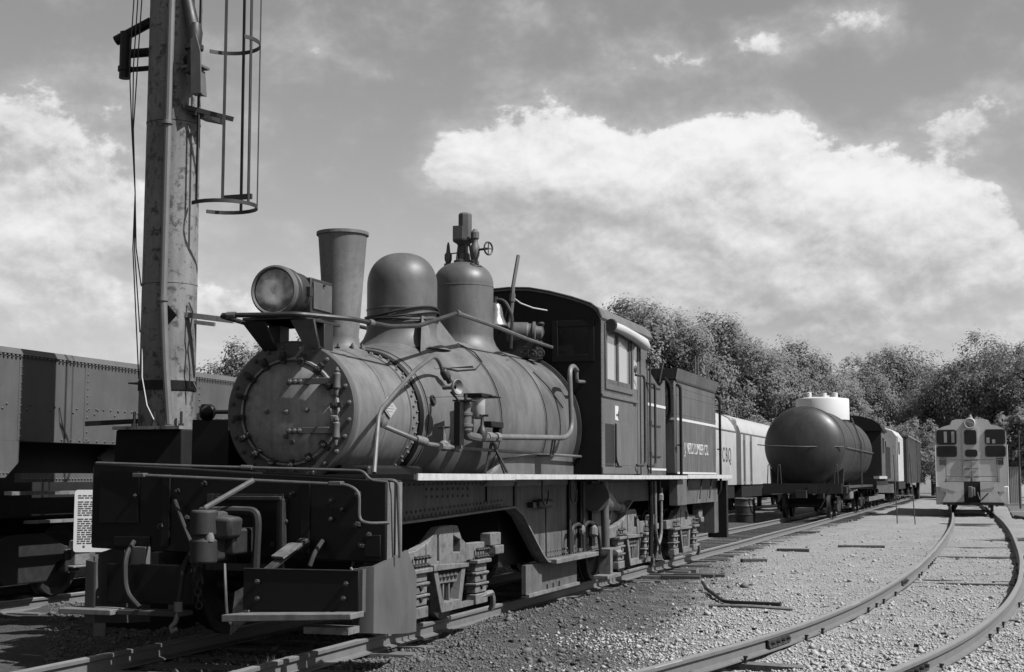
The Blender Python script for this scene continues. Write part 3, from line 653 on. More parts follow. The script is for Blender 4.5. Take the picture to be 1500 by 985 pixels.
# lower pipe with valves along the side
MB().tube(rnd([(-5.16, 11.85, 2.02), (-5.0, 12.05, 1.93), (-4.90, 12.3, 1.86), (-4.86, 12.9, 1.838)], .06), .022, 8).tube([(-4.86, 12.9, 1.838), (-4.85, 17.45, 1.815)], .017, 8).build('blow_pipe', 'bright_pipe', loco)
MB().lathe((-5.17, 11.85, 2.0), (.3, .1, .9), [(0, .03), (.03, .042), (.07, .042), (.1, .02)], 8).build('pipe_fitting', 'dusty_iron', loco)
MB().lathe((-4.95, 12.15, 1.90), (.25, .95, -.15), [(0, .03), (.02, .042), (.14, .042), (.16, .03)], 10).build('pipe_fitting', 'dusty_iron', loco)
vz = MB().lathe((-4.86, 12.62, 1.80), (0, 0, 1), [(0, .02), (.02, .045), (.08, .045), (.1, .02), (.16, .016), (.22, .012)], 10).cyl((-4.86, 12.52, 1.845), (-4.86, 12.74, 1.84), .036, n=10).build('globe_valve', 'dusty_iron', loco)
MB().cyl((-4.92, 12.62, 2.025), (-4.80, 12.62, 2.025), .010).cyl((-4.86, 12.56, 2.025), (-4.86, 12.68, 2.025), .010).build('handwheel', 'dark_iron', vz)
MB().cyl((-4.87, 12.88, 1.84), (-4.85, 13.0, 1.838), .04, n=8).build('pipe_fitting', 'dusty_iron', loco)
# bracket with split legs holding the lower pipe
MB().bar((-4.85, 14.0, 1.95), (-4.80, 14.25, 1.60), .05, .014, (1, 0, 0)).bar((-4.85, 13.98, 1.93), (-4.88, 13.85, 1.60), .05, .014, (1, 0, 0)).bar((-4.84, 13.99, 1.9), (-4.7, 14.05, 1.6), .04, .012, (1, 0, 0)).build('pipe_stand', 'dark_iron', loco)
# injector group on the jacket
ij = MB().lathe((-4.80, 13.05, 1.99), (0, 0, 1), [(0, .05), (.02, .062), (.05, .062), (.055, .075), (.08, .075), (.085, .058), (.16, .058), (.165, .068), (.19, .068), (.20, .05), (.27, .05), (.3, .035)], 14).build('check_valve', 'pipe_grey', loco, ang=30)
MB().box(-4.9, -4.7, 12.95, 13.15, 2.29, 2.305).cyl((-4.80, 13.05, 2.28), (-4.80, 13.05, 2.36), .016).build('valve_cap', 'dark_iron', ij)
MB().tube(rnd([(-4.80, 13.05, 2.03), (-4.80, 13.06, 1.96), (-4.76, 13.3, 1.94), (-4.74, 13.55, 1.955)], .06), .045, 10).build('elbow', 'pipe_grey', ij)
MB().lathe((-4.83, 12.86, 2.42), (1, -.35, 0), [(-.16, .02), (-.03, .02), (-.02, .055), (.0, .075), (.02, .08), (.03, .072), (.01, .05), (-.01, .02)], 16, False, False).build('funnel', 'bright_pipe', ij)
MB().tube([(-4.9, 12.9, 2.38), (-4.84, 12.95, 2.3), (-4.83, 12.98, 2.1)], .012, 6).build('drain_pipe', 'dark_iron', ij)
MB().box(-4.85, -4.79, 12.86, 12.98, 1.86, 2.28).build('mounting_plate', 'black_paint', ij)
MB().tube(rnd([(-4.74, 13.55, 1.96), (-4.73, 14.2, 1.975), (-4.72, 16.25, 2.02), (-4.72, 16.55, 2.12), (-4.74, 16.52, 2.85), (-4.76, 16.75, 2.92), (-4.78, 16.98, 2.88)], .14, 6), .031, 12).build('feed_pipe', 'bright_pipe', loco)
MB().tube(rnd([(-4.78, 16.98, 2.89), (-4.78, 17.0, 2.74), (-4.8, 17.4, 2.76)], .05), .022, 8).build('feed_pipe', 'bright_pipe', loco)
MB().cyl((-4.74, 13.50, 1.955), (-4.735, 13.66, 1.958), .05, n=8).cyl((-4.735, 13.75, 1.96), (-4.733, 13.86, 1.963), .048, n=8).build('pipe_union', 'dusty_iron', loco)
gv = MB().lathe((-4.735, 13.35, 1.93), (0, 0, 1), [(0, .045), (.06, .055), (.1, .04), (.14, .018), (.24, .013)], 10).build('globe_valve', 'dark_iron', loco)
MB().cyl((-4.80, 13.35, 2.165), (-4.67, 13.35, 2.165), .012).cyl((-4.735, 13.29, 2.165), (-4.735, 13.41, 2.165), .010).build('handwheel', 'dark_iron', gv)
MB().box(-4.82, -4.72, 13.6, 13.98, 2.06, 2.12).box(-4.82, -4.74, 13.9, 14.0, 1.99, 2.06).build('lubricator_bracket', 'black_paint', loco, bev=.008)
lb = MB().box(-4.90, -4.70, 13.25, 13.56, 2.345, 2.385).box(-4.80, -4.66, 13.45, 13.72, 2.355, 2.37).build('lubricator_head', 'black_paint', loco, bev=.006)
MB().lathe((-4.79, 13.38, 2.13), (0, 0, 1), [(0, .03), (.012, .062), (.03, .072), (.2, .074), (.215, .07)], 20).build('lubricator_jar', 'pale_pane', lb)
MB().tube([(-4.72, 15.75, 2.0), (-4.76, 15.78, 1.80)], .012, 6).tube([(-4.72, 15.85, 2.0), (-4.76, 15.88, 1.80)], .012, 6).box(-4.9, -4.74, 15.7, 15.95, 1.795, 1.81).build('pipe_hanger', 'dark_iron', loco)
MB().tube(rnd([on_boiler(16.2, 42, .02), on_boiler(16.35, 30, .03), on_boiler(16.7, 14, .02)], .08), .008, 6).build('pipe_stay', 'dark_iron', loco)
# bell, dynamo, whistle rod and pull rope ahead of the cab
be = MB().lathe((-5.72, 16.62, 3.42), (0, 0, 1), [(0, .155), (.012, .16), (.05, .135), (.12, .105), (.22, .09), (.27, .07), (.295, .03)], 24).build('bell', 'brass', loco)
MB().tube(rnd([(-5.52, 16.62, 3.14), (-5.50, 16.62, 3.55), (-5.6, 16.62, 3.74), (-5.72, 16.62, 3.76), (-5.84, 16.62, 3.74), (-5.94, 16.62, 3.55), (-5.92, 16.62, 3.14)], .08), .022, 8).cyl((-5.72, 16.62, 3.7), (-5.72, 16.62, 3.79), .03, n=8).build('bell_yoke', 'dark_iron', be)
dy = MB().lathe((-5.62, 16.75, 3.36), (1, .25, -.02), [(0, .10), (.02, .125), (.26, .125), (.28, .11), (.32, .11), (.33, .135), (.36, .135), (.37, .09), (.44, .08), (.46, .04)], 20).build('dynamo', 'flange_grey', loco, ang=30)
MB().box(-5.58, -5.22, 16.72, 16.98, 3.03, 3.26).lathe((-5.2, 16.85, 3.3), (0, 0, 1), [(0, .03), (.05, .045), (.12, .03), (.16, .05), (.18, .03)], 8).build('dynamo_seat', 'dark_iron', dy)
for (px, py, pz) in ((-5.24, 16.6, 3.06), (-5.18, 16.75, 3.08), (-5.32, 16.55, 3.1)):
    MB().tube([(px + .05 * math.cos(t), py, pz + .05 * math.sin(t)) for t in np.linspace(0, 2 * PI, 13)], .01, 5).cyl((px, py - .02, pz), (px, py + .06, pz), .014, n=6).build('handwheel', 'dark_iron', dy)
MB().tube([(-5.58, 16.75, 3.4), (-5.55, 16.77, 3.75), (-5.55, 16.8, 3.95), (-5.53, 16.95, 4.35)], .026, 8).cyl((-5.552, 16.77, 3.74), (-5.55, 16.78, 3.84), .038, n=8).build('exhaust_pipe', 'pipe_grey', loco)
MB().tube([(-5.55, 16.77, 3.8), (-5.5, 16.95, 3.74), (-5.4, 17.15, 3.70), (-5.28, 17.39, 3.69)], .009, 6).build('whistle_cord', 'rope', loco)
MB().tube(rnd([(-5.85, 16.55, 3.1), (-5.7, 16.78, 3.4), (-5.6, 16.78, 3.68)], .1), .014, 6).build('exhaust_pipe', 'dark_iron', loco)

# running boards with white edges
for s, x0, x1 in ((1, -4.42, -5.2), (-1, -7.18, -6.4)):
    rb = MB().box(min(x0, x1), max(x0, x1), 10.80, 22.0, 1.535, 1.578).build('running_board', 'dark_iron', loco)
    e0, e1 = (x0, x0 + .014) if s > 0 else (x0 - .014, x0)
    for ya, yb in ((10.86, 13.4), (13.404, 17.2), (17.204, 22.0)):
        MB().box(e0, e1, ya, yb, 1.530 + random.uniform(-.003, .003), 1.583 + random.uniform(-.002, .002)).build('running_board_edge', 'white_edge', rb)
# main frame
FP = [(10.75, 1.53), (10.75, 1.13), (12.0, 1.15), (14.75, 1.22), (15.05, 1.13), (15.80, .66), (16.0, .57), (16.3, .55), (19.1, .55), (19.25, .62), (19.75, 1.05), (20.2, 1.2), (21.95, 1.2), (21.95, 1.53)]
for x0, x1 in ((-5.0, -4.95), (-6.65, -6.6)):
    fr = MB().prism(FP, 'x', x0, x1).build('main_frame', 'frame_paint', loco)
    if x1 > -5:
        for a, b in zip(FP[1:11], FP[2:12]): MB().bar((-4.90, a[0], a[1] + .012), (-4.90, b[0], b[1] + .012), .10, .022).build('frame_flange', 'dusty_iron', fr)
        pts = [(-4.948, y, 1.19 + (y - 12) * .026) for y in np.arange(11.0, 14.6, .11)] + [(-4.948, y, 1.24 + (y - 12) * .026) for y in np.arange(11.05, 14.6, .11)]
        pts += [(-4.948, y, 1.49) for y in np.arange(10.9, 21.8, .12)] + [(-4.948, y, 1.44 - .07 * k) for y in np.arange(12.4, 13.6, .14) for k in range(2)]
        pts += [(-4.948, y, .62 + .06 * k) for y in np.arange(16.0, 19.0, .1) for k in range(2)]
        rivets('rivet_rows', pts, (1, 0, 0), 'frame_paint', fr, .017, .012)
MB().box(-6.6, -5.0, 10.8, 21.9, 1.30, 1.50).build('frame_deck', 'car_dark', loco)
MB().box(-6.4, -5.2, 15.2, 19.4, .55, 1.30).build('ash_pan_body', 'car_dark', loco)
for i, (y, z0, z1, x) in enumerate(((15.02, .60, 1.10, -4.93), (14.1, 1.28, 1.46, -4.93))):
    MB().box(x - .02, x, y - .04, y + .04, z0 + .02 if i else 1.15, z1 if i else 1.5).build('frame_stiffener', 'black_paint', fr)
for y, w in ((17.15, .10), (17.62, .09), (18.2, .16)): MB().box(-4.945, -4.90, y - w / 2, y + w / 2, .66, 1.52).build('frame_stiffener', 'black_paint', fr)
MB().box(-4.95, -4.88, 15.5, 16.3, 1.21, 1.27).lathe((-4.88, 15.65, 1.25), (0, 1, 0), [(0, .03), (.1, .06), (.5, .05), (.55, .02)], 10).build('brake_valve', 'dark_iron', loco)
MB().box(-5.02, -4.97, 15.50, 17.62, .22, .56).build('ash_pan', 'frame_paint', loco)
MB().box(-5.02, -4.93, 15.50, 17.62, .20, .235).build('ash_pan_lip', 'dusty_iron', loco)
for y in (16.3, 16.55, 16.8): MB().box(-4.965, -4.945, y, y + .03, .24, .30).build('ash_pan_clip', 'dusty_iron', loco)
MB().box(-4.92, -4.78, 16.1, 19.2, .545, .60).build('lower_ledge', 'dusty_iron', loco, bev=.006)
MB().tube([(-4.70, 17.98, 1.53), (-4.70, 18.05, .66)], .055, 12).build('vertical_pipe', 'pipe_grey', loco)
MB().lathe((-4.8, 17.9, 1.30), (-.06, 1.0, -.10), [(0, .19), (.5, .16), (1.0, .10), (1.1, .075), (1.6, .06), (1.62, .075), (1.8, .075)], 18).build('steam_pipe_cone', 'pipe_grey', loco)
for yy, r_ in ((15.45, .13), (16.62, .10)): MB().tube([(-4.72, yy - .12, 1.52), (-4.72, yy - .12, 1.36)] + [(-4.72, yy - .12 * math.cos(t), 1.36 - .12 * math.sin(t)) for t in np.linspace(.3, PI, 8)] + [(-4.72, yy + .13, 1.40)], .011, 6).build('hanger_hook', 'dark_iron', loco)
MB().tube(rnd([(-4.84, 16.95, .64), (-4.84, 16.97, .95), (-4.84, 17.3, .98), (-4.84, 17.4, .90), (-4.84, 17.7, .99), (-4.84, 18.1, .95), (-4.84, 18.25, .75), (-4.84, 18.3, .62)], .08), .022, 8).build('air_pipe', 'dark_iron', loco)
for p0, p1, r_ in (((-4.86, 15.92, 1.21), (-4.88, 16.0, .62), .01), ((-4.84, 16.85, 1.5), (-4.84, 16.88, .62), .016), ((-4.84, 17.5, 1.5), (-4.84, 17.5, .62), .018)): MB().tube([p0, p1], r_, 6).build('drain_pipe', 'dark_iron', loco)
MB().lathe((-4.84, 17.95, .78), (0, .3, 1), [(0, .02), (.03, .06), (.12, .06), (.16, .03)], 10).lathe((-4.86, 17.4, .90), (1, 0, 0), [(0, .06), (.04, .06), (.06, .03)], 10).build('drain_cock', 'dusty_iron', loco)
MB().cyl((-4.80, 18.0, .57), (-4.76, 18.75, .53), .05, n=12).build('air_hose', 'black_paint', loco)
coil = MB()
for q in range(5): coil.lathe((-4.765, 18.75 + q * .05, .53), (0, 1, 0), [(0, .05), (.012, .062), (.03, .062), (.042, .05)], 12)
coil.build('hose_fitting', 'bright_pipe', loco)
MB().box(-4.86, -4.70, 18.3, 18.42, .28, .62).box(-4.86, -4.66, 18.0, 18.7, .24, .29).build('step_bracket', 'dusty_iron', loco, bev=.006)
MB().bar((-4.9, 18.9, .9), (-4.9, 19.35, 1.26), .06, .03, (1, 0, 0)).build('frame_brace', 'dusty_iron', loco)
# ---- cab
CXN, CXF, CY0, CY1 = -4.58, -7.02, 17.40, 20.02
cc = (CXN + CXF) / 2
cab = ppart('cab', loco, (cc, 18.7, 1.58))
ROOF = [(-1.24, 3.58), (-1.20, 3.68), (-1.10, 3.755), (-.85, 3.845), (-.55, 3.93), (-.28, 3.985), (0, 4.0), (.28, 3.985), (.55, 3.93), (.85, 3.845), (1.10, 3.755), (1.20, 3.68), (1.24, 3.58)]
rp = [(cc + x, z) for x, z in ROOF]
inner = [(cc + x * .985, z - .03) for x, z in reversed(ROOF)]
MB().prism(rp + inner, 'y', CY0 - .03, CY1 + .30).build('cab_roof', 'cab_paint', cab)
MB().tube([(x, CY0 - .03, z + .004) for x, z in rp], .014, 6).build('roof_bead', 'dark_iron', cab)
# front wall with the boiler opening and two windows; pieces are butted
fw = [(cc + x * .985, z - .031) for x, z in ROOF]
def front_piece(x0, x1, z0, z1): return MB().box(x0, x1, CY0, CY0 + .03, z0, z1)
def zroof(x): return float(np.interp(x - cc, [p[0] * .985 for p in ROOF], [p[1] - .031 for p in ROOF]))
WX0, WX1, WZ0, WZ1 = -5.19, -4.69, 3.05, 3.52
top = [(x, zroof(x)) for x in np.linspace(CXF, CXN, 25)]
MB().prism([(CXF, WZ1)] + [(x, max(z, WZ1 + .01)) for x, z in top] + [(CXN, WZ1)], 'y', CY0, CY0 + .03).build('front_wall', 'black_paint', cab)
MB().box(CXF, CXN, CY0 + .002, CY0 + .028, 1.58, WZ0).build('front_wall', 'black_paint', cab)
for x0, x1 in ((CXF, 2 * cc - WX1), (2 * cc - WX0, WX0), (WX1, CXN)): MB().box(x0, x1, CY0 + .001, CY0 + .029, WZ0, WZ1).build('front_wall', 'black_paint', cab)
for wx0, wx1 in ((WX0, WX1), (2 * cc - WX1, 2 * cc - WX0)):
    w = MB().plate_with_hole((wx0 - .03, wx1 + .03, WZ0 - .03, WZ1 + .03), (wx0 + .05, wx1 - .05, WZ0 + .06, WZ1 - .05), 'y', CY0 - .025, CY0 + .02).build('front_window', 'black_paint', cab, bev=.004)
    MB().box(wx0 + .05, wx1 - .05, CY0, CY0 + .006, WZ0 + .06, WZ1 - .05).build('pane', 'dark_pane', w)
# side walls
for xo, s in ((CXN, 1), (CXF, -1)):
    a, b = (xo - .03, xo) if s > 0 else (xo, xo + .03)
    near = s > 0
    def wall(y0, y1, z0, z1): return MB().box(a, b, y0, y1, z0, z1).build('side_wall', 'cab_paint', cab)
    wall(CY0 + .031, 17.62, 1.58, 3.58); wall(17.62, 19.06, 2.72 - .5, 2.72); wall(18.02, 19.06, 1.58, 2.22); wall(17.62, 18.02, 1.58, 1.70)
    wall(17.62, 19.62, 3.50, 3.58); wall(19.62, CY1, 1.58, 3.58); wall(19.06, 19.14, 1.58, 3.50)
    o = xo + s * .006
    # sliding window: frame and two sashes
    wf = MB().plate_with_hole((17.58, 19.10, 2.68, 3.52), (17.66, 19.02, 2.75, 3.46), 'x', xo - s * .01, xo + s * .022).build('side_window', 'cab_paint', cab, bev=.004)
    for y0, y1, dx in ((17.66, 18.34, -.02), (18.30, 19.02, -.012)):
        sh = MB().plate_with_hole((y0, y1, 2.75, 3.46), (y0 + .06, y1 - .06, 2.82, 3.42), 'x', xo + s * (dx - .02), xo + s * (dx + .012)).build('sash', 'frame_paint', wf)
        MB().box(xo + s * (dx - .012), xo + s * (dx - .006), y0 + .06, y1 - .06, 2.82, 3.42).build('pane', 'window_pane', wf)
    # door in the side with its own pane, belt rail, vent slot and step plate
    d = MB().plate_with_hole((19.14, 19.62, 1.60, 3.50), (19.24, 19.54, 2.78, 3.38), 'x', xo - s * .045, xo - s * .018).build('door', 'cab_paint', cab, bev=.004)
    MB().box(xo - s * .036, xo - s * .030, 19.24, 19.54, 2.78, 3.38).build('pane', 'window_pane', d)
    MB().lathe((xo - s * .01, 19.3, 3.05), (s, 0, 0), [(0, .05), (.01, .06), (.02, .05)], 12).build('door_latch', 'dark_iron', d)
    rivets('rivet_rows', [(xo, y, z) for y in np.arange(17.46, 19.05, .09) for z in (2.655, 1.72)] + [(xo, y, z) for y in (17.46, 19.68, 19.97) for z in np.arange(1.7, 3.5, .09)], (s, 0, 0), 'cab_paint', cab, .011, .007)
    MB().box(min(xo, xo + s * .02), max(xo, xo + s * .02), 17.42, 19.4, 2.575, 2.615).build('belt_rail', 'cab_paint', cab, bev=.006)
    MB().box(min(xo, xo + s * .012), max(xo, xo + s * .012), 17.43, 19.14, 1.60, 1.68).build('base_strip', 'cab_paint', cab)
    MB().prism([(18.10, 1.70), (18.45, 1.70), (18.80, 1.95), (18.80, 2.26), (18.10, 2.26)], 'x', xo, xo + s * .018).build('patch_plate', 'cab_paint', cab, bev=.004)
    MB().tube(rnd([(xo + s * .025, 18.07, 2.25), (xo + s * .025, 18.07, 1.78), (xo + s * .025, 18.2, 1.70)], .08), .012, 6).build('vent_slide', 'dark_iron', cab)
    for y, z0, z1 in ((19.46, 1.72, 2.97), (20.12, 1.72, 2.90)):
        MB().tube(rnd([(xo + s * .01, y - .18, z0), (xo + s * .09, y, z0), (xo + s * .09, y, z1), (xo + s * .01, y - .2, z1)], .07), .018, 8).build('grab_rail', 'dark_iron', cab)
    MB().tube([(xo + s * .05, 19.98, 1.60), (xo + s * .05, 19.98, 3.3)], .014, 6).box(min(xo, xo + s * .08), max(xo, xo + s * .08), 19.93, 20.03, 3.20, 3.24).build('post_rod', 'dark_iron', cab)
MB().box(CXN - .04, CXN + .001, 17.60, 18.05, 1.69, 2.24).build('vent_recess', 'car_dark', cab)
MB().box(CXN, CXN + .006, 18.10, 18.28, 2.30, 2.49).build('number_plate', 'white_paint', cab)
MB().box(CXN + .006, CXN + .009, 18.16, 18.28, 2.355, 2.385).box(CXN + .006, CXN + .009, 18.25, 18.283, 2.32, 2.42).build('plate_mark', 'lettering_black', cab)
MB().box(CXF + .06, CXN - .06, 17.45, 20.0, 1.50, 1.60).build('cab_floor', 'dark_wood', cab)
MB().box(CXF + .03, CXN - .03, 17.9, 17.93, 1.62, 2.6).box(-6.5, -5.2, 17.5, 17.9, 1.6, 2.9).build('backhead', 'car_dark', cab)
# rolled canvas awning under the eave
aw = MB(); vs = []; N = 14
for i in range(N + 1):
    t = i / N; y = 17.62 + t * 2.0
    for j in range(8):
        a = 2 * PI * j / 8; r_ = (.055 + .03 * t) * (1 + .12 * math.sin(7 * t + j)) * (1 if 0 < i < N else .75)
        vs.append((CXN + .075 + r_ * math.cos(a) * (.8 + .2 * t), y, 3.50 - .10 * t + .04 * math.sin(t * 3.1) + r_ * math.sin(a)))
aw.add(vs, [(i * 8 + j, i * 8 + (j + 1) % 8, (i + 1) * 8 + (j + 1) % 8, (i + 1) * 8 + j) for i in range(N) for j in range(8)] + [tuple(range(7, -1, -1)), tuple(range(N * 8, N * 8 + 8))])
aw.build('rolled_awning', 'canvas', cab, ang=70)
MB().lathe((CXN + .08, 17.60, 3.50), (0, 1, 0), [(-.01, .02), (-.01, .075), (.03, .085)], 12).build('awning_end', 'dark_iron', cab)
# ---- coal bunker behind the cab and tender
bk = MB().prism([(20.06, 1.58), (21.22, 1.58), (21.22, 3.02), (21.16, 2.98), (20.95, 2.90), (20.7, 2.92), (20.45, 3.0), (20.25, 3.06), (20.06, 3.10)], 'x', -4.61, -4.58).build('bunker', 'tender_paint', loco)
MB().prism([(20.06, 1.58), (21.22, 1.58), (21.22, 3.02), (20.06, 3.10)], 'x', -7.02, -6.99).build('bunker_side', 'tender_paint', bk)
MB().box(-6.99, -4.61, 20.08, 21.2, 1.6, 2.75).build('coal_space', 'car_dark', bk)
for z in (2.86, 2.30, 1.85): MB().box(-4.58, -4.565, 20.14, 20.85, z, z + .018).box(-4.58, -4.55, 20.14, 20.18, z, z + .07).build('hinge_bar', 'dark_iron', bk)
MB().box(-4.579, -4.574, 20.03, 21.22, 2.585, 2.625).build('stripe', 'white_paint', bk); MB().box(-4.579, -4.574, 20.06, 21.22, 1.655, 1.685).build('stripe', 'white_paint', bk)
TX0, TX1, TY0, TY1, TZ0, TZ1 = -7.0, -4.60, 22.08, 25.62, 1.60, 3.10
td = MB().box(TX0, TX1, TY0, TY1, TZ0, TZ1).build('tender_tank', 'tender_paint', loco, bev=.03)
MB().hexa([(TX0 - .01, TY0 - .01, TZ1), (TX1 + .01, TY0 - .01, TZ1), (TX1 + .01, TY1 + .01, TZ1), (TX0 - .01, TY1 + .01, TZ1), (TX0 - .05, TY0 - .05, TZ1 + .17), (TX1 + .05, TY0 - .05, TZ1 + .17), (TX1 + .05, TY1 + .12, TZ1 + .17), (TX0 - .05, TY1 + .12, TZ1 + .17)]).build('tank_flare', 'tender_paint', td)
MB().box(TX1, TX1 + .016, TY0 + .01, TY1 - .01, TZ1 - .03, TZ1 - .004).build('tank_bead', 'dark_iron', td)
for z, h_ in ((2.475, .04), (1.625, .03)):
    MB().box(TX1, TX1 + .004, TY0 + .06, TY1 - .06, z - h_ / 2, z + h_ / 2).build('stripe', 'white_paint', td)
MB().box(TX0 + .1, TX1 - .02, TY0 - .004, TY0, 2.455, 2.495).build('stripe', 'white_paint', td)
rivets('rivet_rows', [(TX1, y, z) for y in np.arange(TY0 + .06, TY1, .07) for z in (2.98, 2.86, 2.56)] + [(TX1, y, z) for y in (TY0 + .3, TY1 - .3) for z in np.arange(1.7, 3.05, .07)], (1, 0, 0), 'tender_paint', td, .011, .007)
rivets('rivet_rows', [(x, TY0, z) for x in np.arange(-5.6, TX1, .06) for z in (2.98, 2.86, 2.56)], (0, -1, 0), 'tender_paint', td, .011, .007)
for yy in (TY0 + .05, TY1 + .02): MB().tube(rnd([(TX1 + .01, yy, 3.02), (TX1 + .07, yy, 2.98), (TX1 + .07, yy, 1.35), (TX1 + .02, yy, 1.25)], .06), .024, 8).box(TX1 + .02, TX1 + .09, yy - .05, yy + .05, 2.05, 2.07).build('corner_rail', 'black_paint', td)
for yy in (24.0, 24.25, 25.05, 25.22): MB().tube([(TX1 - .05, yy, 3.2), (TX1 - .05, yy, 3.62)], .014, 6).build('stanchion', 'pipe_grey', td)
MB().tube([(TX1 - .25, TY0 - .02, 3.05), (TX1 - .18, TY0 - .05, 3.36)], .018, 6).build('stanchion', 'pipe_grey', td)
MB().tube(rnd([(TX1 - .12, 21.75, 3.1), (TX1 - .05, 21.9, 3.0), (TX1 - .05, 21.95, 2.5), (TX1 - .2, 21.9, 2.35)], .2, 6), .035, 8).build('water_hose', 'black_paint', td)
tm = text_mesh('J. NEILS LUMBER CO.', .26, .003, .78); tm.materials.append(MATS['lettering_white'])
w_ = max(v.co.x for v in tm.vertices) - min(v.co.x for v in tm.vertices)
for v in tm.vertices: v.co.x *= 2.1 / w_
put('lettering', tm, td, mw=Matrix.Translation((TX1 + .005, 23.78, 2.015)) @ FACE_XP)
tf = MB().box(TX0 + .05, TX1 - .1, 22.05, 26.3, 1.25, 1.55).build('tender_frame', 'black_paint', loco)
MB().box(TX0 - .12, TX1 + .12, 22.35, 26.5, 1.545, 1.595).build('tender_deck', 'old_wood', tf); MB().box(TX1 + .12, TX1 + .132, 22.35, 26.5, 1.535, 1.60).build('deck_edge', 'white_edge', tf)
MB().box(TX1 - .02, TX1 + .12, 21.6, 22.3, 1.12, 1.52).build('step_box', 'frame_paint', loco, bev=.01)
MB().box(TX1 - .1, TX1 - .04, 22.5, 25.9, 1.12, 1.36).build('frame_sill', 'frame_paint', tf)
MB().box(TX1 - .5, TX1 - .1, 25.9, 26.3, .55, 1.35).build('end_sill', 'frame_paint', tf)
for yy in (23.0, 24.2, 25.1): MB().tube([(TX1, yy, 1.53), (TX1 + .02, yy - .3, 1.2)], .014, 6).build('hose_hook', 'dark_iron', tf)
MB().box(TX1 - .3, TX1 + .05, 26.32, 26.5, .45, 1.5).build('rear_step', 'black_paint', tf)
MB().box(TX0 + .3, TX1 - .5, 26.3, 26.55, .85, 1.4).build('rear_beam', 'black_paint', tf)

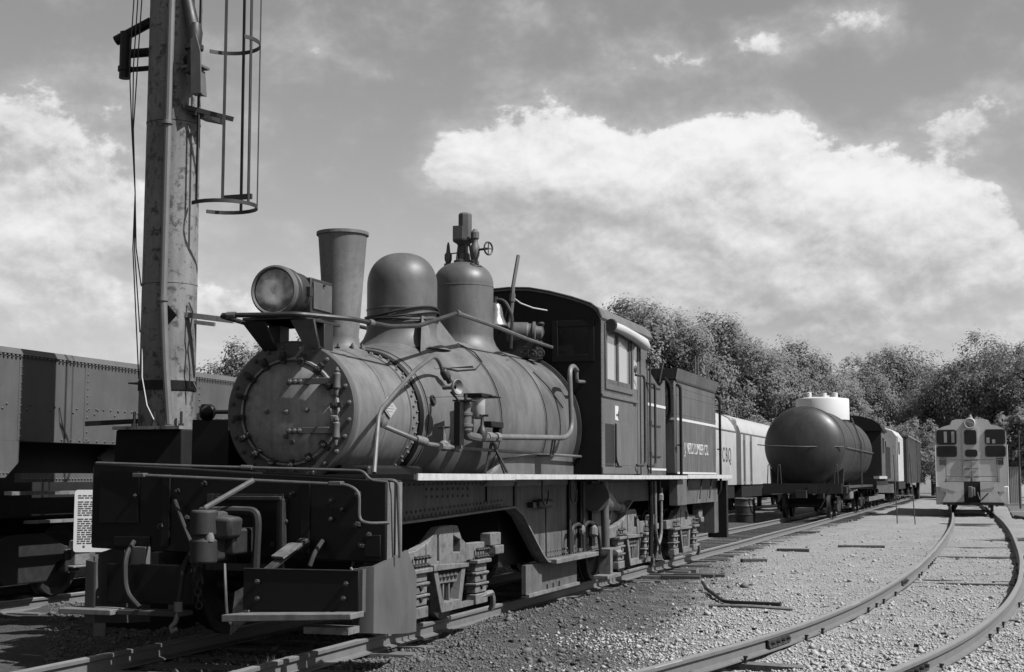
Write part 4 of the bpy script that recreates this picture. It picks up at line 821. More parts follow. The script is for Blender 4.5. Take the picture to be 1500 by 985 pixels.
# ---- trucks (one built, two copied)
def wheel_mesh(r=.43):
    return MB().lathe((0, 0, 0), (1, 0, 0), [(-.09, .09), (-.09, .12), (-.03, .16), (-.02, r - .11), (-.055, r - .07), (-.055, r + .025), (-.03, r + .03), (-.02, r), (.07, r - .005), (.07, r - .07), (.03, r - .10), (.02, .17), (.09, .13), (.09, .08)], 36).mesh('wheel', 'dark_iron')
WHEEL = wheel_mesh()
def make_truck():
    cy = 12.75; tr = ppart('truck', loco, (T1X, cy, .13))
    for wy in (-.8, .8):
        for s in (-1, 1): put('wheel', WHEEL, tr, mw=Matrix.Translation((T1X + s * .765, cy + wy, .56)) @ Matrix.Rotation(0 if s > 0 else PI, 4, 'Z'))
        MB().cyl((T1X - 1.15, cy + wy, .56), (T1X + 1.15, cy + wy, .56), .075, n=12).build('axle', 'dark_iron', tr)
    MB().box(T1X - 1.0, T1X + 1.0, cy - .16, cy + .16, .62, .86).build('bolster', 'dark_iron', tr, bev=.02)
    for s in (-1, 1):
        X = T1X + s * 1.17
        def x(a): return X + s * a
        def bx(mb, a0, a1, y0, y1, z0, z1): return mb.box(min(x(a0), x(a1)), max(x(a0), x(a1)), cy + y0, cy + y1, z0, z1)
        def pr(mb, poly, a0, a1): return mb.prism([(cy + u, v) for u, v in poly], 'x', min(x(a0), x(a1)), max(x(a0), x(a1)))
        # peaked top frame, with two cut-outs (built as butted pieces)
        f = MB()
        pr(f, [(-1.35, .87), (-1.35, .73), (-.60, .73), (-.60, .95), (-.85, .90)], -.06, .03)
        pr(f, [(-.60, .73), (-.34, .73), (-.34, 1.07), (-.60, .95)], -.05, .04)
        pr(f, [(-.28, .73), (.08, .73), (.08, 1.10), (-.28, 1.09)], -.05, .04)
        pr(f, [(-.34, .73), (-.28, .73), (-.28, .78), (-.34, .78)], -.05, .04); pr(f, [(-.34, 1.02), (-.28, 1.02), (-.28, 1.09), (-.34, 1.07)], -.05, .04)
        pr(f, [(.08, .73), (.28, .73), (.28, .84), (.08, .84)], -.05, .04); pr(f, [(.08, 1.0), (.24, .96), (.34, .94), (.20, 1.09), (.08, 1.10)], -.05, .04); pr(f, [(.28, .73), (.45, .73), (.45, .91), (.28, .98)], -.05, .04)
        pr(f, [(.45, .74), (1.32, .74), (1.32, .90), (.45, .91)], -.06, .03)
        sf = f.build('side_frame', 'dusty_iron', tr, bev=.008)
        g = MB()
        pr(g, [(-.56, .76), (.36, .73), (.36, .69), (-.56, .70)], -.02, .10)
        pr(g, [(-.52, .70), (-.42, .70), (-.26, .36), (-.33, .31)], -.02, .08); pr(g, [(.32, .69), (.22, .69), (.12, .36), (.19, .31)], -.02, .08)
        pr(g, [(-.33, .31), (.19, .31), (.14, .40), (-.28, .40)], -.02, .09); pr(g, [(-.40, .66), (.20, .65), (.16, .56), (-.35, .57)], -.03, .05)
        pr(g, [(-.18, .57), (-.155, .57), (-.155, .40), (-.18, .40)], .0, .04); pr(g, [(-.03, .57), (-.005, .57), (-.005, .40), (-.03, .40)], .0, .04)
        g.build('pedestal', 'dusty_iron', sf, bev=.006)
        sp = MB()
        for q in range(5): sp.lathe((x(.03), cy - .30 + q * .1, .60), (0, 0, 1), [(0, .035), (.03, .045), (.06, .03), (.08, .045), (.10, .03)], 8)
        sp.build('centre_springs', 'dark_iron', sf)
        for y0 in (-.8, .82):
            j = MB(); w = .19
            for q, z in enumerate((.62, .515, .41)):
                bx(j, -.05, .08, y0 - w, y0 + w, z + .075, z + .10); bx(j, -.04, .06, y0 - w * .85, y0 + w * .85, z, z + .075)
            bx(j, -.04, .07, y0 - w * .9, y0 + w * .9, .30, .40); bx(j, -.05, .10, y0 - w * 1.1, y0 + w * 1.1, .70, .74)
            jb = j.build('journal_box', 'dusty_iron', tr, bev=.008)
            b2 = MB()
            for z in (.56, .46): b2.prism([(cy + y0 - .06, z + .045), (cy + y0 + .06, z + .045), (cy + y0, z - .02)], 'x', min(x(.06), x(.075)), max(x(.06), x(.075)))
            b2.build('box_recess', 'car_dark', jb)
            b3 = MB()
            for (yy, zz) in ((.19, .71), (.2, .58), (.2, .45), (-.2, .60)): b3.cyl((x(.03), cy + y0 + yy, zz), (x(.03), cy + y0 + yy + .05, zz), .016, n=6)
            for q in range(5): b3.lathe((x(.05), cy + y0 - .15 + q * .075, .765), (s, 0, 0), [(0, .022), (.025, .022), (.045, .01)], 6); b3.lathe((x(.05), cy + y0 - .12 + q * .075, .835), (s, 0, 0), [(0, .02), (.025, .02), (.04, .01)], 6)
            b3.build('frame_bolts', 'dark_iron', jb, kind='stuff')
        MB().box(min(x(-.03), x(.04)), max(x(-.03), x(.04)), cy + .15, cy + 1.05, .30, .345).build('tie_bar', 'dusty_iron', tr)
        MB().tube(rnd([(x(.04), cy + .75, .36), (x(.06), cy + 1.15, .39), (x(.06), cy + 1.2, .28), (x(.02), cy + 1.22, .2)], .06), .03, 6).build('brake_hanger', 'dusty_iron', tr)
        MB().box(min(x(-.02), x(.10)), max(x(-.02), x(.10)), cy + 1.0, cy + 1.32, .86, .99).box(min(x(.0), x(.12)), max(x(.0), x(.12)), cy + 1.1, cy + 1.36, .77, .86).build('frame_end', 'dusty_iron', tr, bev=.01)
        MB().tube([(x(.03), cy + 1.05, .60), (x(-.2), cy + 1.5, .62)], .014, 6).build('brake_rod', 'dusty_iron', tr)
    return tr
truck = make_truck()
for dy_ in (20.15 - 12.75, 23.85 - 12.75):
    c = copy_tree(truck, loco); c.location = Vector(truck.location) + Vector((0, dy_, 0))
for y in (20.9, 21.5): MB().cyl((-4.95, y, .62), (-4.85, y, .62), .05).build('drive_joint', 'dark_iron', loco)
for (x, y) in ((-4.62, 20.35), (-4.62, 20.95)):
    MB().tube(rnd([(x, y, 1.5), (x, y + .03, .9), (x, y - .04, .42)], .1), .035 if y < 20.5 else .02, 8).build('air_hose', 'black_paint', loco)
MB().tube(rnd([(-4.60, 20.55, 1.5), (-4.60, 20.58, .75), (-4.60, 20.75, .55), (-4.60, 20.95, .70), (-4.60, 20.98, 1.4)], .1), .022, 8).lathe((-4.6, 20.9, 1.2), (0, 0, 1), [(0, .03), (.02, .05), (.1, .05), (.12, .03)], 8).build('air_hose', 'dusty_iron', loco)

# ---- front end: timber buffer beam, coupler, steps, railings
BBOLT = NUT.copy(); BBOLT.materials[0] = MATS['dark_iron']
bm_ = ppart('buffer_beam', loco, (-5.8, 10.5, 1.3))
def zt(x): return 1.53 + (-4.48 - x) * .052          # the old beam sags towards the near side
def zb(x): return .88 + (-4.48 - x) * .03
for y0, y1 in ((10.38, 10.53), (10.55, 10.70)):
    MB().hexa([(-7.18, y0, zb(-7.18)), (-4.48, y0, zb(-4.48)), (-4.48, y1, zb(-4.48)), (-7.18, y1, zb(-7.18)), (-7.18, y0, zt(-7.18)), (-4.48, y0, zt(-4.48)), (-4.48, y1, zt(-4.48)), (-7.18, y1, zt(-7.18))]).build('beam_timber', 'black_paint', bm_, bev=.012)
    MB().box(-4.479, -4.474, y0 + .012, y1 - .012, .90, 1.515).build('timber_end', 'old_wood', bm_)
MB().box(-7.186, -7.181, 10.39, 10.69, 1.0, 1.64).build('timber_end', 'old_wood', bm_)
# front deck plate above the beam
MB().box(-7.1, -4.6, 10.72, 11.5, 1.50, 1.545).build('front_deck', 'black_paint', loco)
MB().box(-6.5, -5.1, 11.45, 12.7, 1.30, 1.66).build('smokebox_saddle', 'black_paint', loco, bev=.03)
rail_ = MB().tube(rnd([(-7.10, 10.75, 1.67), (-7.16, 10.36, 1.675), (-6.2, 10.33, 1.645), (-4.66, 10.33, 1.605), (-4.60, 10.33, 1.53), (-4.45, 10.33, 1.515)], .05), .011, 8).build('front_rail', 'pipe_grey', bm_)
MB().cyl((-5.74, 10.33, 1.633), (-5.64, 10.33, 1.631), .02, n=8).build('rail_collar', 'pipe_grey', rail_)
MB().tube([(-5.55, 10.345, 1.59), (-4.64, 10.345, 1.545)], .010, 6).build('front_rail', 'dark_iron', bm_)
MB().tube(rnd([(-6.62, 10.24, 1.57), (-5.6, 10.22, 1.53), (-4.74, 10.22, 1.495), (-4.64, 10.22, 1.44), (-4.64, 10.22, 1.22), (-4.56, 10.22, 1.195), (-4.42, 10.30, 1.20)], .06), .013, 8).build('uncoupling_rod', 'pipe_grey', bm_)
for x0, z0 in ((-4.90, 1.487), (-6.68, 1.553)): MB().box(x0, x0 + .11, 10.20, 10.27, z0, z0 + .035).build('rod_guide', 'pipe_grey', bm_, bev=.006)
MB().tube([(-5.56, 10.21, 1.53), (-5.86, 9.98, 1.31)], .022, 8).build('uncoupling_lever', 'bright_pipe', bm_)
MB().tube(rnd([(-4.62, 10.42, 1.53), (-4.43, 10.42, 1.53), (-4.415, 10.45, 1.50), (-4.41, 10.50, .92)], .05), .014, 8).build('grab_iron', 'pipe_grey', bm_)
for (x, z) in ((-6.35, 1.44), (-6.1, 1.50), (-5.3, 1.42), (-4.95, 1.37), (-4.85, 1.30), (-4.95, 1.22), (-4.72, 1.42), (-4.72, 1.18), (-4.62, 1.10), (-4.68, 1.02), (-6.5, 1.15), (-6.25, 1.22), (-6.1, 1.02), (-6.05, 1.3), (-6.75, 1.4), (-6.2, .93), (-5.45, 1.02), (-5.35, 1.2)):
    put('beam_bolt', BBOLT, bm_, mw=Matrix.Translation((x, 10.375, z)) @ Matrix.Rotation(x * 9, 4, 'Y') @ Matrix.Scale(1.2 + .2 * math.sin(x * 17), 4))
for x0, x1, z0, z1 in ((-7.10, -6.72, 1.17, 1.60), (-6.50, -6.42, .98, 1.58), (-5.22, -5.14, .95, 1.50), (-4.66, -4.52, .93, 1.10), (-6.95, -6.60, .98, 1.06)):
    MB().box(x0, x1, 10.362, 10.379, z0, z1).build('beam_plate', 'black_paint', bm_, bev=.004)
for pts, r_ in (([(-6.75, 10.36, 1.02), (-6.74, 10.22, .90), (-6.70, 10.18, .62), (-6.55, 10.16, .50)], .022), ([(-5.02, 10.36, 1.05), (-5.03, 10.24, .96), (-5.05, 10.2, .86)], .02), ([(-6.35, 10.33, 1.36), (-6.2, 10.2, 1.2), (-6.05, 10.16, .95), (-6.0, 10.2, .7)], .018)):
    MB().tube(rnd(pts, .12), r_, 8).build('hose', 'cable_black', bm_)
for q in range(7): MB().lathe((-6.02 + .012 * (q % 2), 10.12 + .012 * q, .86 - .055 * q), ((1, 0, 0) if q % 2 else (0, 1, 0)), [(-.006, .022), (-.006, .034), (.006, .034), (.006, .022)], 10, False, False).build('chain_ring', 'coupler_iron', bm_)
cp = ppart('coupler', loco, (-5.75, 9.9, 1.0))
MB().box(-5.85, -5.58, 9.95, 10.5, .95, 1.15).build('shank', 'dark_iron', cp, bev=.02)
kn = MB().lathe((-5.76, 9.80, .89), (0, 0, 1), [(0, .09), (.01, .105), (.18, .108), (.185, .09), (.215, .088), (.22, .108), (.40, .105), (.41, .09)], 18).build('knuckle', 'coupler_iron', cp, bev=.01)
MB().hexa([(-5.70, 9.80, 1.06), (-5.56, 9.84, 1.08), (-5.54, 10.0, 1.08), (-5.70, 10.0, 1.06), (-5.70, 9.78, 1.25), (-5.53, 9.80, 1.24), (-5.52, 10.0, 1.24), (-5.70, 10.0, 1.27)]).build('guard_arm', 'coupler_iron', cp, bev=.03)
MB().box(-5.85, -5.66, 9.82, 10.02, .90, 1.29).build('coupler_head', 'coupler_iron', cp, bev=.035)
MB().lathe((-5.69, 9.76, 1.06), (0, 0, 1), [(0, .035), (.03, .04), (.07, .03)], 10).build('knuckle_pin', 'dusty_iron', cp)
MB().tube(rnd([(-6.03, 10.2, 1.28), (-5.72, 10.18, 1.29), (-5.52, 10.18, 1.285), (-5.50, 10.18, 1.2), (-5.52, 10.19, .82)], .06), .034, 8).build('striker', 'coupler_iron', cp)
MB().plate_with_hole((-6.06, -5.36, .80, 1.42), (-6.0, -5.42, .86, 1.36), 'y', 10.34, 10.375).build('draft_frame', 'dark_iron', cp, bev=.004)
MB().box(-5.375, -5.345, 10.30, 10.38, .92, 1.38).box(-5.95, -5.37, 10.30, 10.37, 1.37, 1.40).build('draft_angle', 'coupler_iron', cp, bev=.004)
MB().bar((-5.16, 10.33, 1.06), (-5.32, 9.98, .82), .10, .03, (0, 0, 1)).build('chain_link', 'coupler_iron', cp, bev=.006)
MB().bar((-5.19, 10.23, 1.03), (-5.27, 10.08, .93), .16, .02, (0, 0, 1)).build('link_plate', 'dusty_iron', cp)
MB().tube(rnd([(-5.66, 9.95, .88), (-5.62, 9.9, .7), (-5.63, 9.95, .45), (-5.6, 10.0, .40)], .1), .012, 6).build('chain', 'pipe_grey', cp)
MB().tube(rnd([(-6.17, 10.34, .95), (-6.17, 10.2, .85), (-6.18, 10.14, .55)], .1), .03, 8).build('air_hose', 'black_paint', loco)
MB().lathe((-6.18, 10.14, .56), (0, 0, -1), [(0, .035), (.08, .035)], 10).tube([(-6.18, 10.14, .48), (-6.19, 10.12, .40), (-6.22, 10.1, .36), (-6.2, 10.08, .33), (-6.16, 10.1, .35)], .02, 8).build('glad_hand', 'bright_pipe', loco)
# footboards and steps
fb = MB().box(-5.50, -4.52, 9.96, 10.01, .53, .845).build('footboard_riser', 'black_paint', loco, bev=.006)
MB().hexa([(-5.56, 9.74, .455), (-4.50, 9.78, .50), (-4.50, 10.02, .50), (-5.50, 10.02, .455), (-5.56, 9.74, .51), (-4.50, 9.78, .545), (-4.50, 10.02, .545), (-5.50, 10.02, .51)]).build('footboard', 'old_wood', fb, bev=.006)
MB().box(-4.92, -4.55, 9.85, 10.05, .38, .43).build('footboard_bracket', 'dusty_iron', fb)
MB().tube([(-5.49, 9.955, .847), (-4.515, 9.955, .85)], .006, 6).build('riser_lip', 'dark_iron', fb)
for (x, z) in ((-5.37, .75), (-5.37, .62), (-4.62, .75), (-4.64, .64)): put('bolt', BBOLT, fb, mw=Matrix.Translation((x, 9.955, z)))
fl = MB().box(-6.95, -6.15, 10.28, 10.33, .52, .84).build('footboard_riser', 'black_paint', loco, bev=.006)
MB().box(-7.25, -6.75, 10.05, 10.32, .44, .485).build('footboard', 'old_wood', fl, bev=.006)
MB().box(-6.74, -6.15, 10.12, 10.32, .44, .48).build('footboard', 'dark_wood', fl, bev=.006)  # inner board in darker wood than the outer: shade put into the colour
MB().box(-6.74, -6.60, 10.30, 10.40, .83, .98).build('footboard_hanger', 'bright_pipe', fl, bev=.006)
MB().prism([(-5.62, .66), (-5.50, .72), (-5.50, .45), (-5.66, .32)], 'y', 10.05, 10.07).build('plow_plate', 'dusty_iron', fl)
# curved fender sheet on the near corner
FEN = [(-4.60, 10.17), (-4.50, 10.20), (-4.46, 10.45), (-4.47, 10.8), (-4.52, 11.12)]
fe = MB(); vs = []
TOPZ = [.86, .87, .92, .965, .74]; BOTZ = [.36, .36, .33, .30, .28]
for (x, y), a, b in zip(FEN, TOPZ, BOTZ): vs += [(x, y, b), (x, y, a), (x - .02, y + .004, b), (x - .02, y + .004, a)]
fs = []
for i in range(4):
    o = i * 4; p = o + 4; fs += [(o, p, p + 1, o + 1), (o + 2, o + 3, p + 3, p + 2), (o + 1, p + 1, p + 3, o + 3), (o, o + 2, p + 2, p)]
fs += [(0, 1, 3, 2), (16, 18, 19, 17)]
fe.add(vs, fs).build('fender_sheet', 'fender_sheet', loco, ang=60)
fe2 = MB(); fe2.add([(x if i % 1 == 0 else x, y, z) for i, (x, y, z) in enumerate([(2 * -5.8 - v[0], v[1], v[2]) for v in vs])], [tuple(reversed(f)) for f in fs]); fe2.build('fender_sheet', 'fender_sheet', loco, ang=60)
MB().tube([(-4.66, 10.12, .86), (-4.60, 10.10, .78), (-4.58, 10.10, .62), (-4.62, 10.1, .5)], .01, 6).build('wire', 'bright_pipe', loco)
MB().box(-4.66, -4.56, 10.12, 10.2, .52, .85).build('fender_stay', 'fender_sheet', loco)
# lamp bracket and buffer on the far side of the smokebox
MB().lathe((-6.95, 11.9, 2.17), (-1, -.4, 0), [(-.35, .02), (-.05, .02), (-.03, .06), (0, .075), (.08, .075), (.1, .05)], 14).build('marker_lamp', 'black_paint', loco)
MB().box(-7.15, -6.75, 11.9, 12.6, 1.58, 2.10).build('tool_box', 'black_paint', loco, bev=.01)
# ------------------------------------------------------------ steel mast with caged ladder, on its pedestal
MX, MY = -8.27, 13.25
ped = MB().hexa([(-8.74, 12.86, -.1), (-7.80, 12.86, -.1), (-7.80, 13.7, -.1), (-8.74, 13.7, -.1), (-8.66, 12.90, 2.05), (-7.86, 12.90, 2.05), (-7.86, 13.62, 2.05), (-8.66, 13.62, 2.05)]).build('mast_pedestal', 'pedestal_dark', bev=.02)
tag(ped, 'dark square pedestal under the tall steel mast', 'pedestal')
mast = thing('mast', 'tall peeling steel pole mast with conduit and ladder cage behind the locomotive', 'mast', (MX, MY, 2.05))
def mr(z): return .297 - (z - 2.05) * .0035
MB().lathe((MX, MY, 2.05), (0, 0, 1), [(0, mr(2.05))] + [(t, mr(2.05 + t)) for t in (.52,)], 40).build('mast_shaft', 'mast_steel', mast)
for z0, z1 in ((2.57, 3.60), (3.605, 5.36), (5.365, 7.2), (7.205, 9.4), (9.405, 13.0)):
    MB().lathe((MX, MY, z0), (0, 0, 1), [(0, mr(z0)), (.0, mr(z0) + .004), (.02, mr(z0) + .004), (.022, mr(z0)), (z1 - z0, mr(z1))], 40).build('mast_shaft', 'mast_steel', mast)
MB().box(MX - .40, MX + .40, MY - .40, MY + .40, 2.05, 2.085).build('base_plate', 'mast_steel', mast)
for a in range(8):
    x, y = MX + .36 * math.cos(a * PI / 4 + .2), MY + .36 * math.sin(a * PI / 4 + .2)
    MB().cyl((x, y, 2.08), (x, y, 2.24), .014, n=6).cyl((x, y, 2.085), (x, y, 2.115), .028, n=6).build('anchor_bolt', 'dark_iron', mast)
MB().lathe((MX, MY, 2.47), (0, 0, 1), [(0, mr(2.5) + .002), (.0, mr(2.5) + .012), (.10, mr(2.5) + .012), (.1, mr(2.5) + .002)], 40, False, False).build('dark_collar', 'black_paint', mast)  # black ring round the lower shaft
MB().box(MX - .42, MX - .28, MY - .1, MY + .1, 2.55, 2.565).build('collar_tab', 'dark_iron', mast)
CA = R(-66)
cx_, cy_ = MX + .335 * math.cos(CA), MY + .335 * math.sin(CA)
MB().tube([(cx_ + .09, cy_, 2.10), (cx_ + .03, cy_, 2.7), (cx_ - .02, cy_, 3.42), (cx_ - .02, cy_, 3.5), (cx_ - .02, cy_ + .03, 8), (cx_ - .02, cy_ + .05, 12)], .040, 10).build('conduit', 'conduit_grey', mast)
for z0 in (3.40, 5.30): MB().cyl((cx_ - .02, cy_, z0), (cx_ - .02, cy_, z0 + .04), .055, n=12).build('conduit_collar', 'conduit_grey', mast)
MB().prism([(cx_ + .02, 3.36), (cx_ + .13, 3.25), (cx_ + .02, 3.15)], 'y', cy_ + .02, cy_ + .04).build('conduit_clip', 'black_paint', mast)
# ladder cage on the far right of the pole
LX, LY, LR = MX + .53, MY + .18, .36
angs = [R(a) for a in (-112, -62, -14, 34, 88)]
for i, a in enumerate(angs):
    x, y = LX + LR * math.cos(a), LY + LR * math.sin(a)
    MB().bar((x, y, 4.45), (x + .02 * math.sin(i * 3), y, 9.5), .032, .012, (math.cos(a), math.sin(a), 0)).build('cage_bar', 'dark_iron', mast)
for z, r0, r1 in ((4.47, -125, 150), (6.28, -30, 150), (8.2, -125, 150)):
    pts = [(LX + (LR + .01) * math.cos(R(t)), LY + (LR + .01) * math.sin(R(t)), z) for t in np.linspace(r0, r1, 18)]
    h = MB(); vs = []
    for p in pts: vs += [(p[0], p[1], p[2] - .02), (p[0], p[1], p[2] + .02)]
    n_ = len(pts); vs2 = [(LX + (x - LX) * .965, LY + (y - LY) * .965, z_) for x, y, z_ in vs]
    fs = []
    for i in range(n_ - 1):
        o = 2 * i; fs += [(o, o + 2, o + 3, o + 1), (2 * n_ + o + 1, 2 * n_ + o + 3, 2 * n_ + o + 2, 2 * n_ + o), (o + 1, o + 3, 2 * n_ + o + 3, 2 * n_ + o + 1), (o + 2, o, 2 * n_ + o, 2 * n_ + o + 2)]
    h.add(vs + vs2, fs).build('cage_hoop', 'dark_iron', mast)
for z in (4.55,): MB().box(LX + .0, LX + .34, LY - .02, LY + .02, z - .015, z + .04).build('cage_strap', 'dark_iron', mast)
for s in (-.16, .16): MB().bar((LX - .30, LY + s, 4.9), (LX - .30, LY + s, 9.5), .03, .05).build('ladder_rail', 'dark_iron', mast)
MB().hexa([(MX + .27, MY - .18, 5.44), (MX + .50, MY - .05, 5.38), (MX + .50, MY + .22, 5.38), (MX + .27, MY + .22, 5.44), (MX + .27, MY - .18, 5.50), (MX + .50, MY - .05, 5.44), (MX + .50, MY + .22, 5.44), (MX + .27, MY + .22, 5.50)]).bar((MX + .26, MY - .2, 5.50), (MX + .76, MY - .05, 5.36), .02, .05).build('cage_bracket', 'dark_iron', mast)
MB().bar((MX + .27, MY - .1, 3.27), (MX + .78, MY + .0, 3.20), .05, .055).bar((MX + .27, MY + .05, 3.21), (MX + .5, MY + .1, 3.18), .05, .04).build('lower_bracket', 'dusty_iron', mast)
MB().bar((MX - .80, MY - .3, 2.12), (MX - .27, MY - .1, 2.15), .05, .05).build('lower_bracket', 'black_paint', mast)
# pivot fittings
MB().cyl((MX - .25, MY - .1, 6.52), (MX - .66, MY - .15, 6.33), .055, n=10).cyl((MX - .54, MY - .14, 6.42), (MX - .54, MY - .14, 5.90), .065, n=10).cyl((MX - .25, MY - .1, 6.18), (MX - .55, MY - .12, 6.18), .05, n=10).cyl((MX - .25, MY - .1, 6.0), (MX - .58, MY - .12, 6.0), .03, n=8).lathe((MX - .54, MY - .14, 5.98), (0, 0, 1), [(0, .08), (.05, .08)], 10).build('pivot_arm', 'black_paint', mast)
MB().cyl((MX + .22, MY - .2, 6.85), (MX + .36, MY - .22, 6.30), .055, .075, n=12).lathe((MX + .36, MY - .22, 5.80), (.02, 0, 1), [(0, .04), (.05, .085), (.13, .09), (.15, .07), (.30, .07), (.31, .10), (.36, .10), (.37, .075), (.5, .085), (.6, .06)], 12).cyl((MX + .2, MY - .12, 6.03), (MX + .38, MY - .2, 6.03), .055, n=10).build('pivot_arm', 'dark_iron', mast, ang=30)
MB().box(MX + .26, MX + .50, MY - .30, MY - .12, 5.90, 5.925).hexa([(MX + .36, MY - .26, 5.62), (MX + .50, MY - .26, 5.60), (MX + .50, MY - .16, 5.60), (MX + .36, MY - .16, 5.62), (MX + .30, MY - .28, 5.88), (MX + .46, MY - .28, 5.88), (MX + .46, MY - .14, 5.88), (MX + .30, MY - .14, 5.88)]).prism([(MX + .40, 5.6), (MX + .52, 5.6), (MX + .50, 6.05), (MX + .44, 6.25), (MX + .38, 6.2)], 'y', MY - .32, MY - .30).build('pivot_bracket', 'pipe_grey', mast)
for i in range(3):
    x0 = MX - .33 - .05 * i
    MB().tube([(x0 + .04, MY - .2, 12), (x0 + .03, MY - .2, 7.0), (x0 + .0, MY - .22, 6.0), (x0 - .03 + .04 * i, MY - .22, 5.3), (x0 + .05 * i, MY - .2, 4.6), (x0 + .03 + .03 * i, MY - .2, 4.0), (MX - .29, MY - .1, 3.6 - .5 * i)], .007, 5).build('loose_wire', 'cable_black', mast)
MB().tube([(MX + .30, MY - .1, 3.4), (MX + .36, MY - .12, 3.3), (MX + .33, MY - .12, 3.05), (MX + .30, MY - .1, 2.9), (MX + .34, MY - .12, 2.7), (MX + .33, MY - .1, 2.5), (MX + .42, MY - .1, 2.48), (MX + .38, MY - .1, 2.55)], .008, 5).build('loose_wire', 'cable_black', mast)
MB().tube([(MX - .12, MY - .31, 2.9), (MX - .1, MY - .33, 2.6), (MX + .0, MY - .38, 2.3), (MX + .1, MY - .40, 2.15)], .007, 5).build('loose_wire', 'rope', mast)

# ------------------------------------------------------------ information board
sg = thing('information_board', 'white lettered information board on a pale post between the tracks', 'sign', (-8.35, 12.2, 0))
poly = []
for (cx0, cz0, a0) in ((-8.05, 1.40, 0), (-8.56, 1.40, 90), (-8.56, .85, 180), (-8.05, .85, 270)):
    poly += [(cx0 + .03 * math.cos(R(a0 + t)), cz0 + .03 * math.sin(R(a0 + t))) for t in (0, 30, 60, 90)]
MB().prism(poly, 'y', 12.18, 12.20).build('board', 'sign_face', sg)
rw = random.Random(3); ln = MB(); z = 1.375
while z > .90:
    x = -8.555
    while x < -8.08:
        w = rw.uniform(.02, .06)
        if x + w < -8.06: ln.box(x, x + w, 12.177, 12.1795, z - .006, z + .004)
        x += w + .012
    z -= .0215 if rw.random() > .14 else .04
ln.box(-8.5, -8.48, 12.177, 12.1795, .865, .885).build('lettering', 'flange_grey', sg, kind='stuff')
MB().box(-8.38, -8.26, 12.21, 12.30, -.2, 1.3).build('post', 'concrete', sg, bev=.01)

sg.rotation_euler.z = R(32)
# ------------------------------------------------------------ riveted grey car on the far track
ca = thing('riveted_car', 'long grey riveted steel freight car behind the locomotive', 'freight car', (T3X, 14, 0))
SX = -10.05; XF = 2 * T3X - SX
MB().box(XF, SX, 5.0, 24.5, 1.95, 2.90).build('car_body', 'car_grey', ca)
MB().prism([(XF - .02, 2.90), (SX + .02, 2.90), (SX - .03, 2.97), (XF + .03, 2.97)], 'y', 4.98, 24.52).build('top_rail', 'car_grey', ca)
for y0, y1 in ((5.0, 13.15),):
    MB().prism([(y0, 1.55), (y1 - .22, 1.55), (y1, 1.72), (y1, 1.949), (y0, 1.949)], 'x', SX - .05, SX).build('lower_panel', 'car_grey', ca)
MB().prism([(15.2, 1.6), (24.5, 1.6), (24.5, 1.949), (15.2, 1.949), (14.95, 1.8)], 'x', SX - .25, SX - .2).build('lower_panel', 'car_grey', ca)
MB().box(XF + .1, SX - .3, 5.2, 24.3, 1.1, 1.949).build('underside_fill', 'car_dark', ca)  # wide near-black box added to darken the open underside
MB().box(T3X - .6, T3X + .6, 5.5, 24.2, .60, 1.10).build('underside_block', 'car_dark', ca)  # dark block added to hide the sunlit ground beyond the car
MB().box(SX - .06, SX + .02, 13.16, 24.5, 1.50, 1.60).build('side_sill', 'car_grey', ca)
MB().box(SX - .06, SX + .04, 13.0, 24.5, 1.36, 1.40).build('side_sill', 'dusty_iron', ca); MB().box(SX - .1, SX - .02, 13.4, 24.0, 1.04, 1.075).build('brake_rod', 'dusty_iron', ca)
pts = [(SX + .021, y, 2.88) for y in np.arange(11.5, 20, .07)] + [(SX, y, z) for y in (12.05, 13.15, 14.37, 15.6, 16.9, 18.2) for z in np.arange(2.0, 2.85, .085)]
pts += [(SX, y + (.07 if k % 2 else 0), 2.30 + .05 * (k % 2)) for y in np.arange(12, 19, .42) for k in range(2)] + [(SX, y, 1.98) for y in np.arange(13.9, 19, .17)] + [(SX, y, 2.36) for y in np.arange(14.4, 19, .15)]
pts += [(SX, y, 1.60) for y in np.arange(12, 13.0, .06)] + [(SX + .021, y, 1.535) for y in np.arange(13.2, 19, .06)]
rivets('rivet_rows', pts, (1, 0, 0), 'car_grey', ca, .017, .014)
for y in (12.05, 13.16, 14.37): MB().box(SX, SX + .004, y - .055, y + .055, 1.96, 2.86).build('splice_plate', 'car_grey', ca)
MB().tube(rnd([(SX - .3, 12.7, 2.95), (SX - .3, 12.62, 3.2), (SX - .3, 12.4, 3.35)], .1), .012, 6).tube([(SX - .2, 12.75, 2.95), (SX - .35, 12.4, 3.3)], .01, 6).build('top_grab', 'dark_iron', ca)
MB().tube(rnd([(SX + .01, 13.95, 2.0), (SX + .03, 13.85, 2.2), (SX + .01, 13.83, 2.35)], .1), .006, 5).build('wire', 'cable_black', ca)
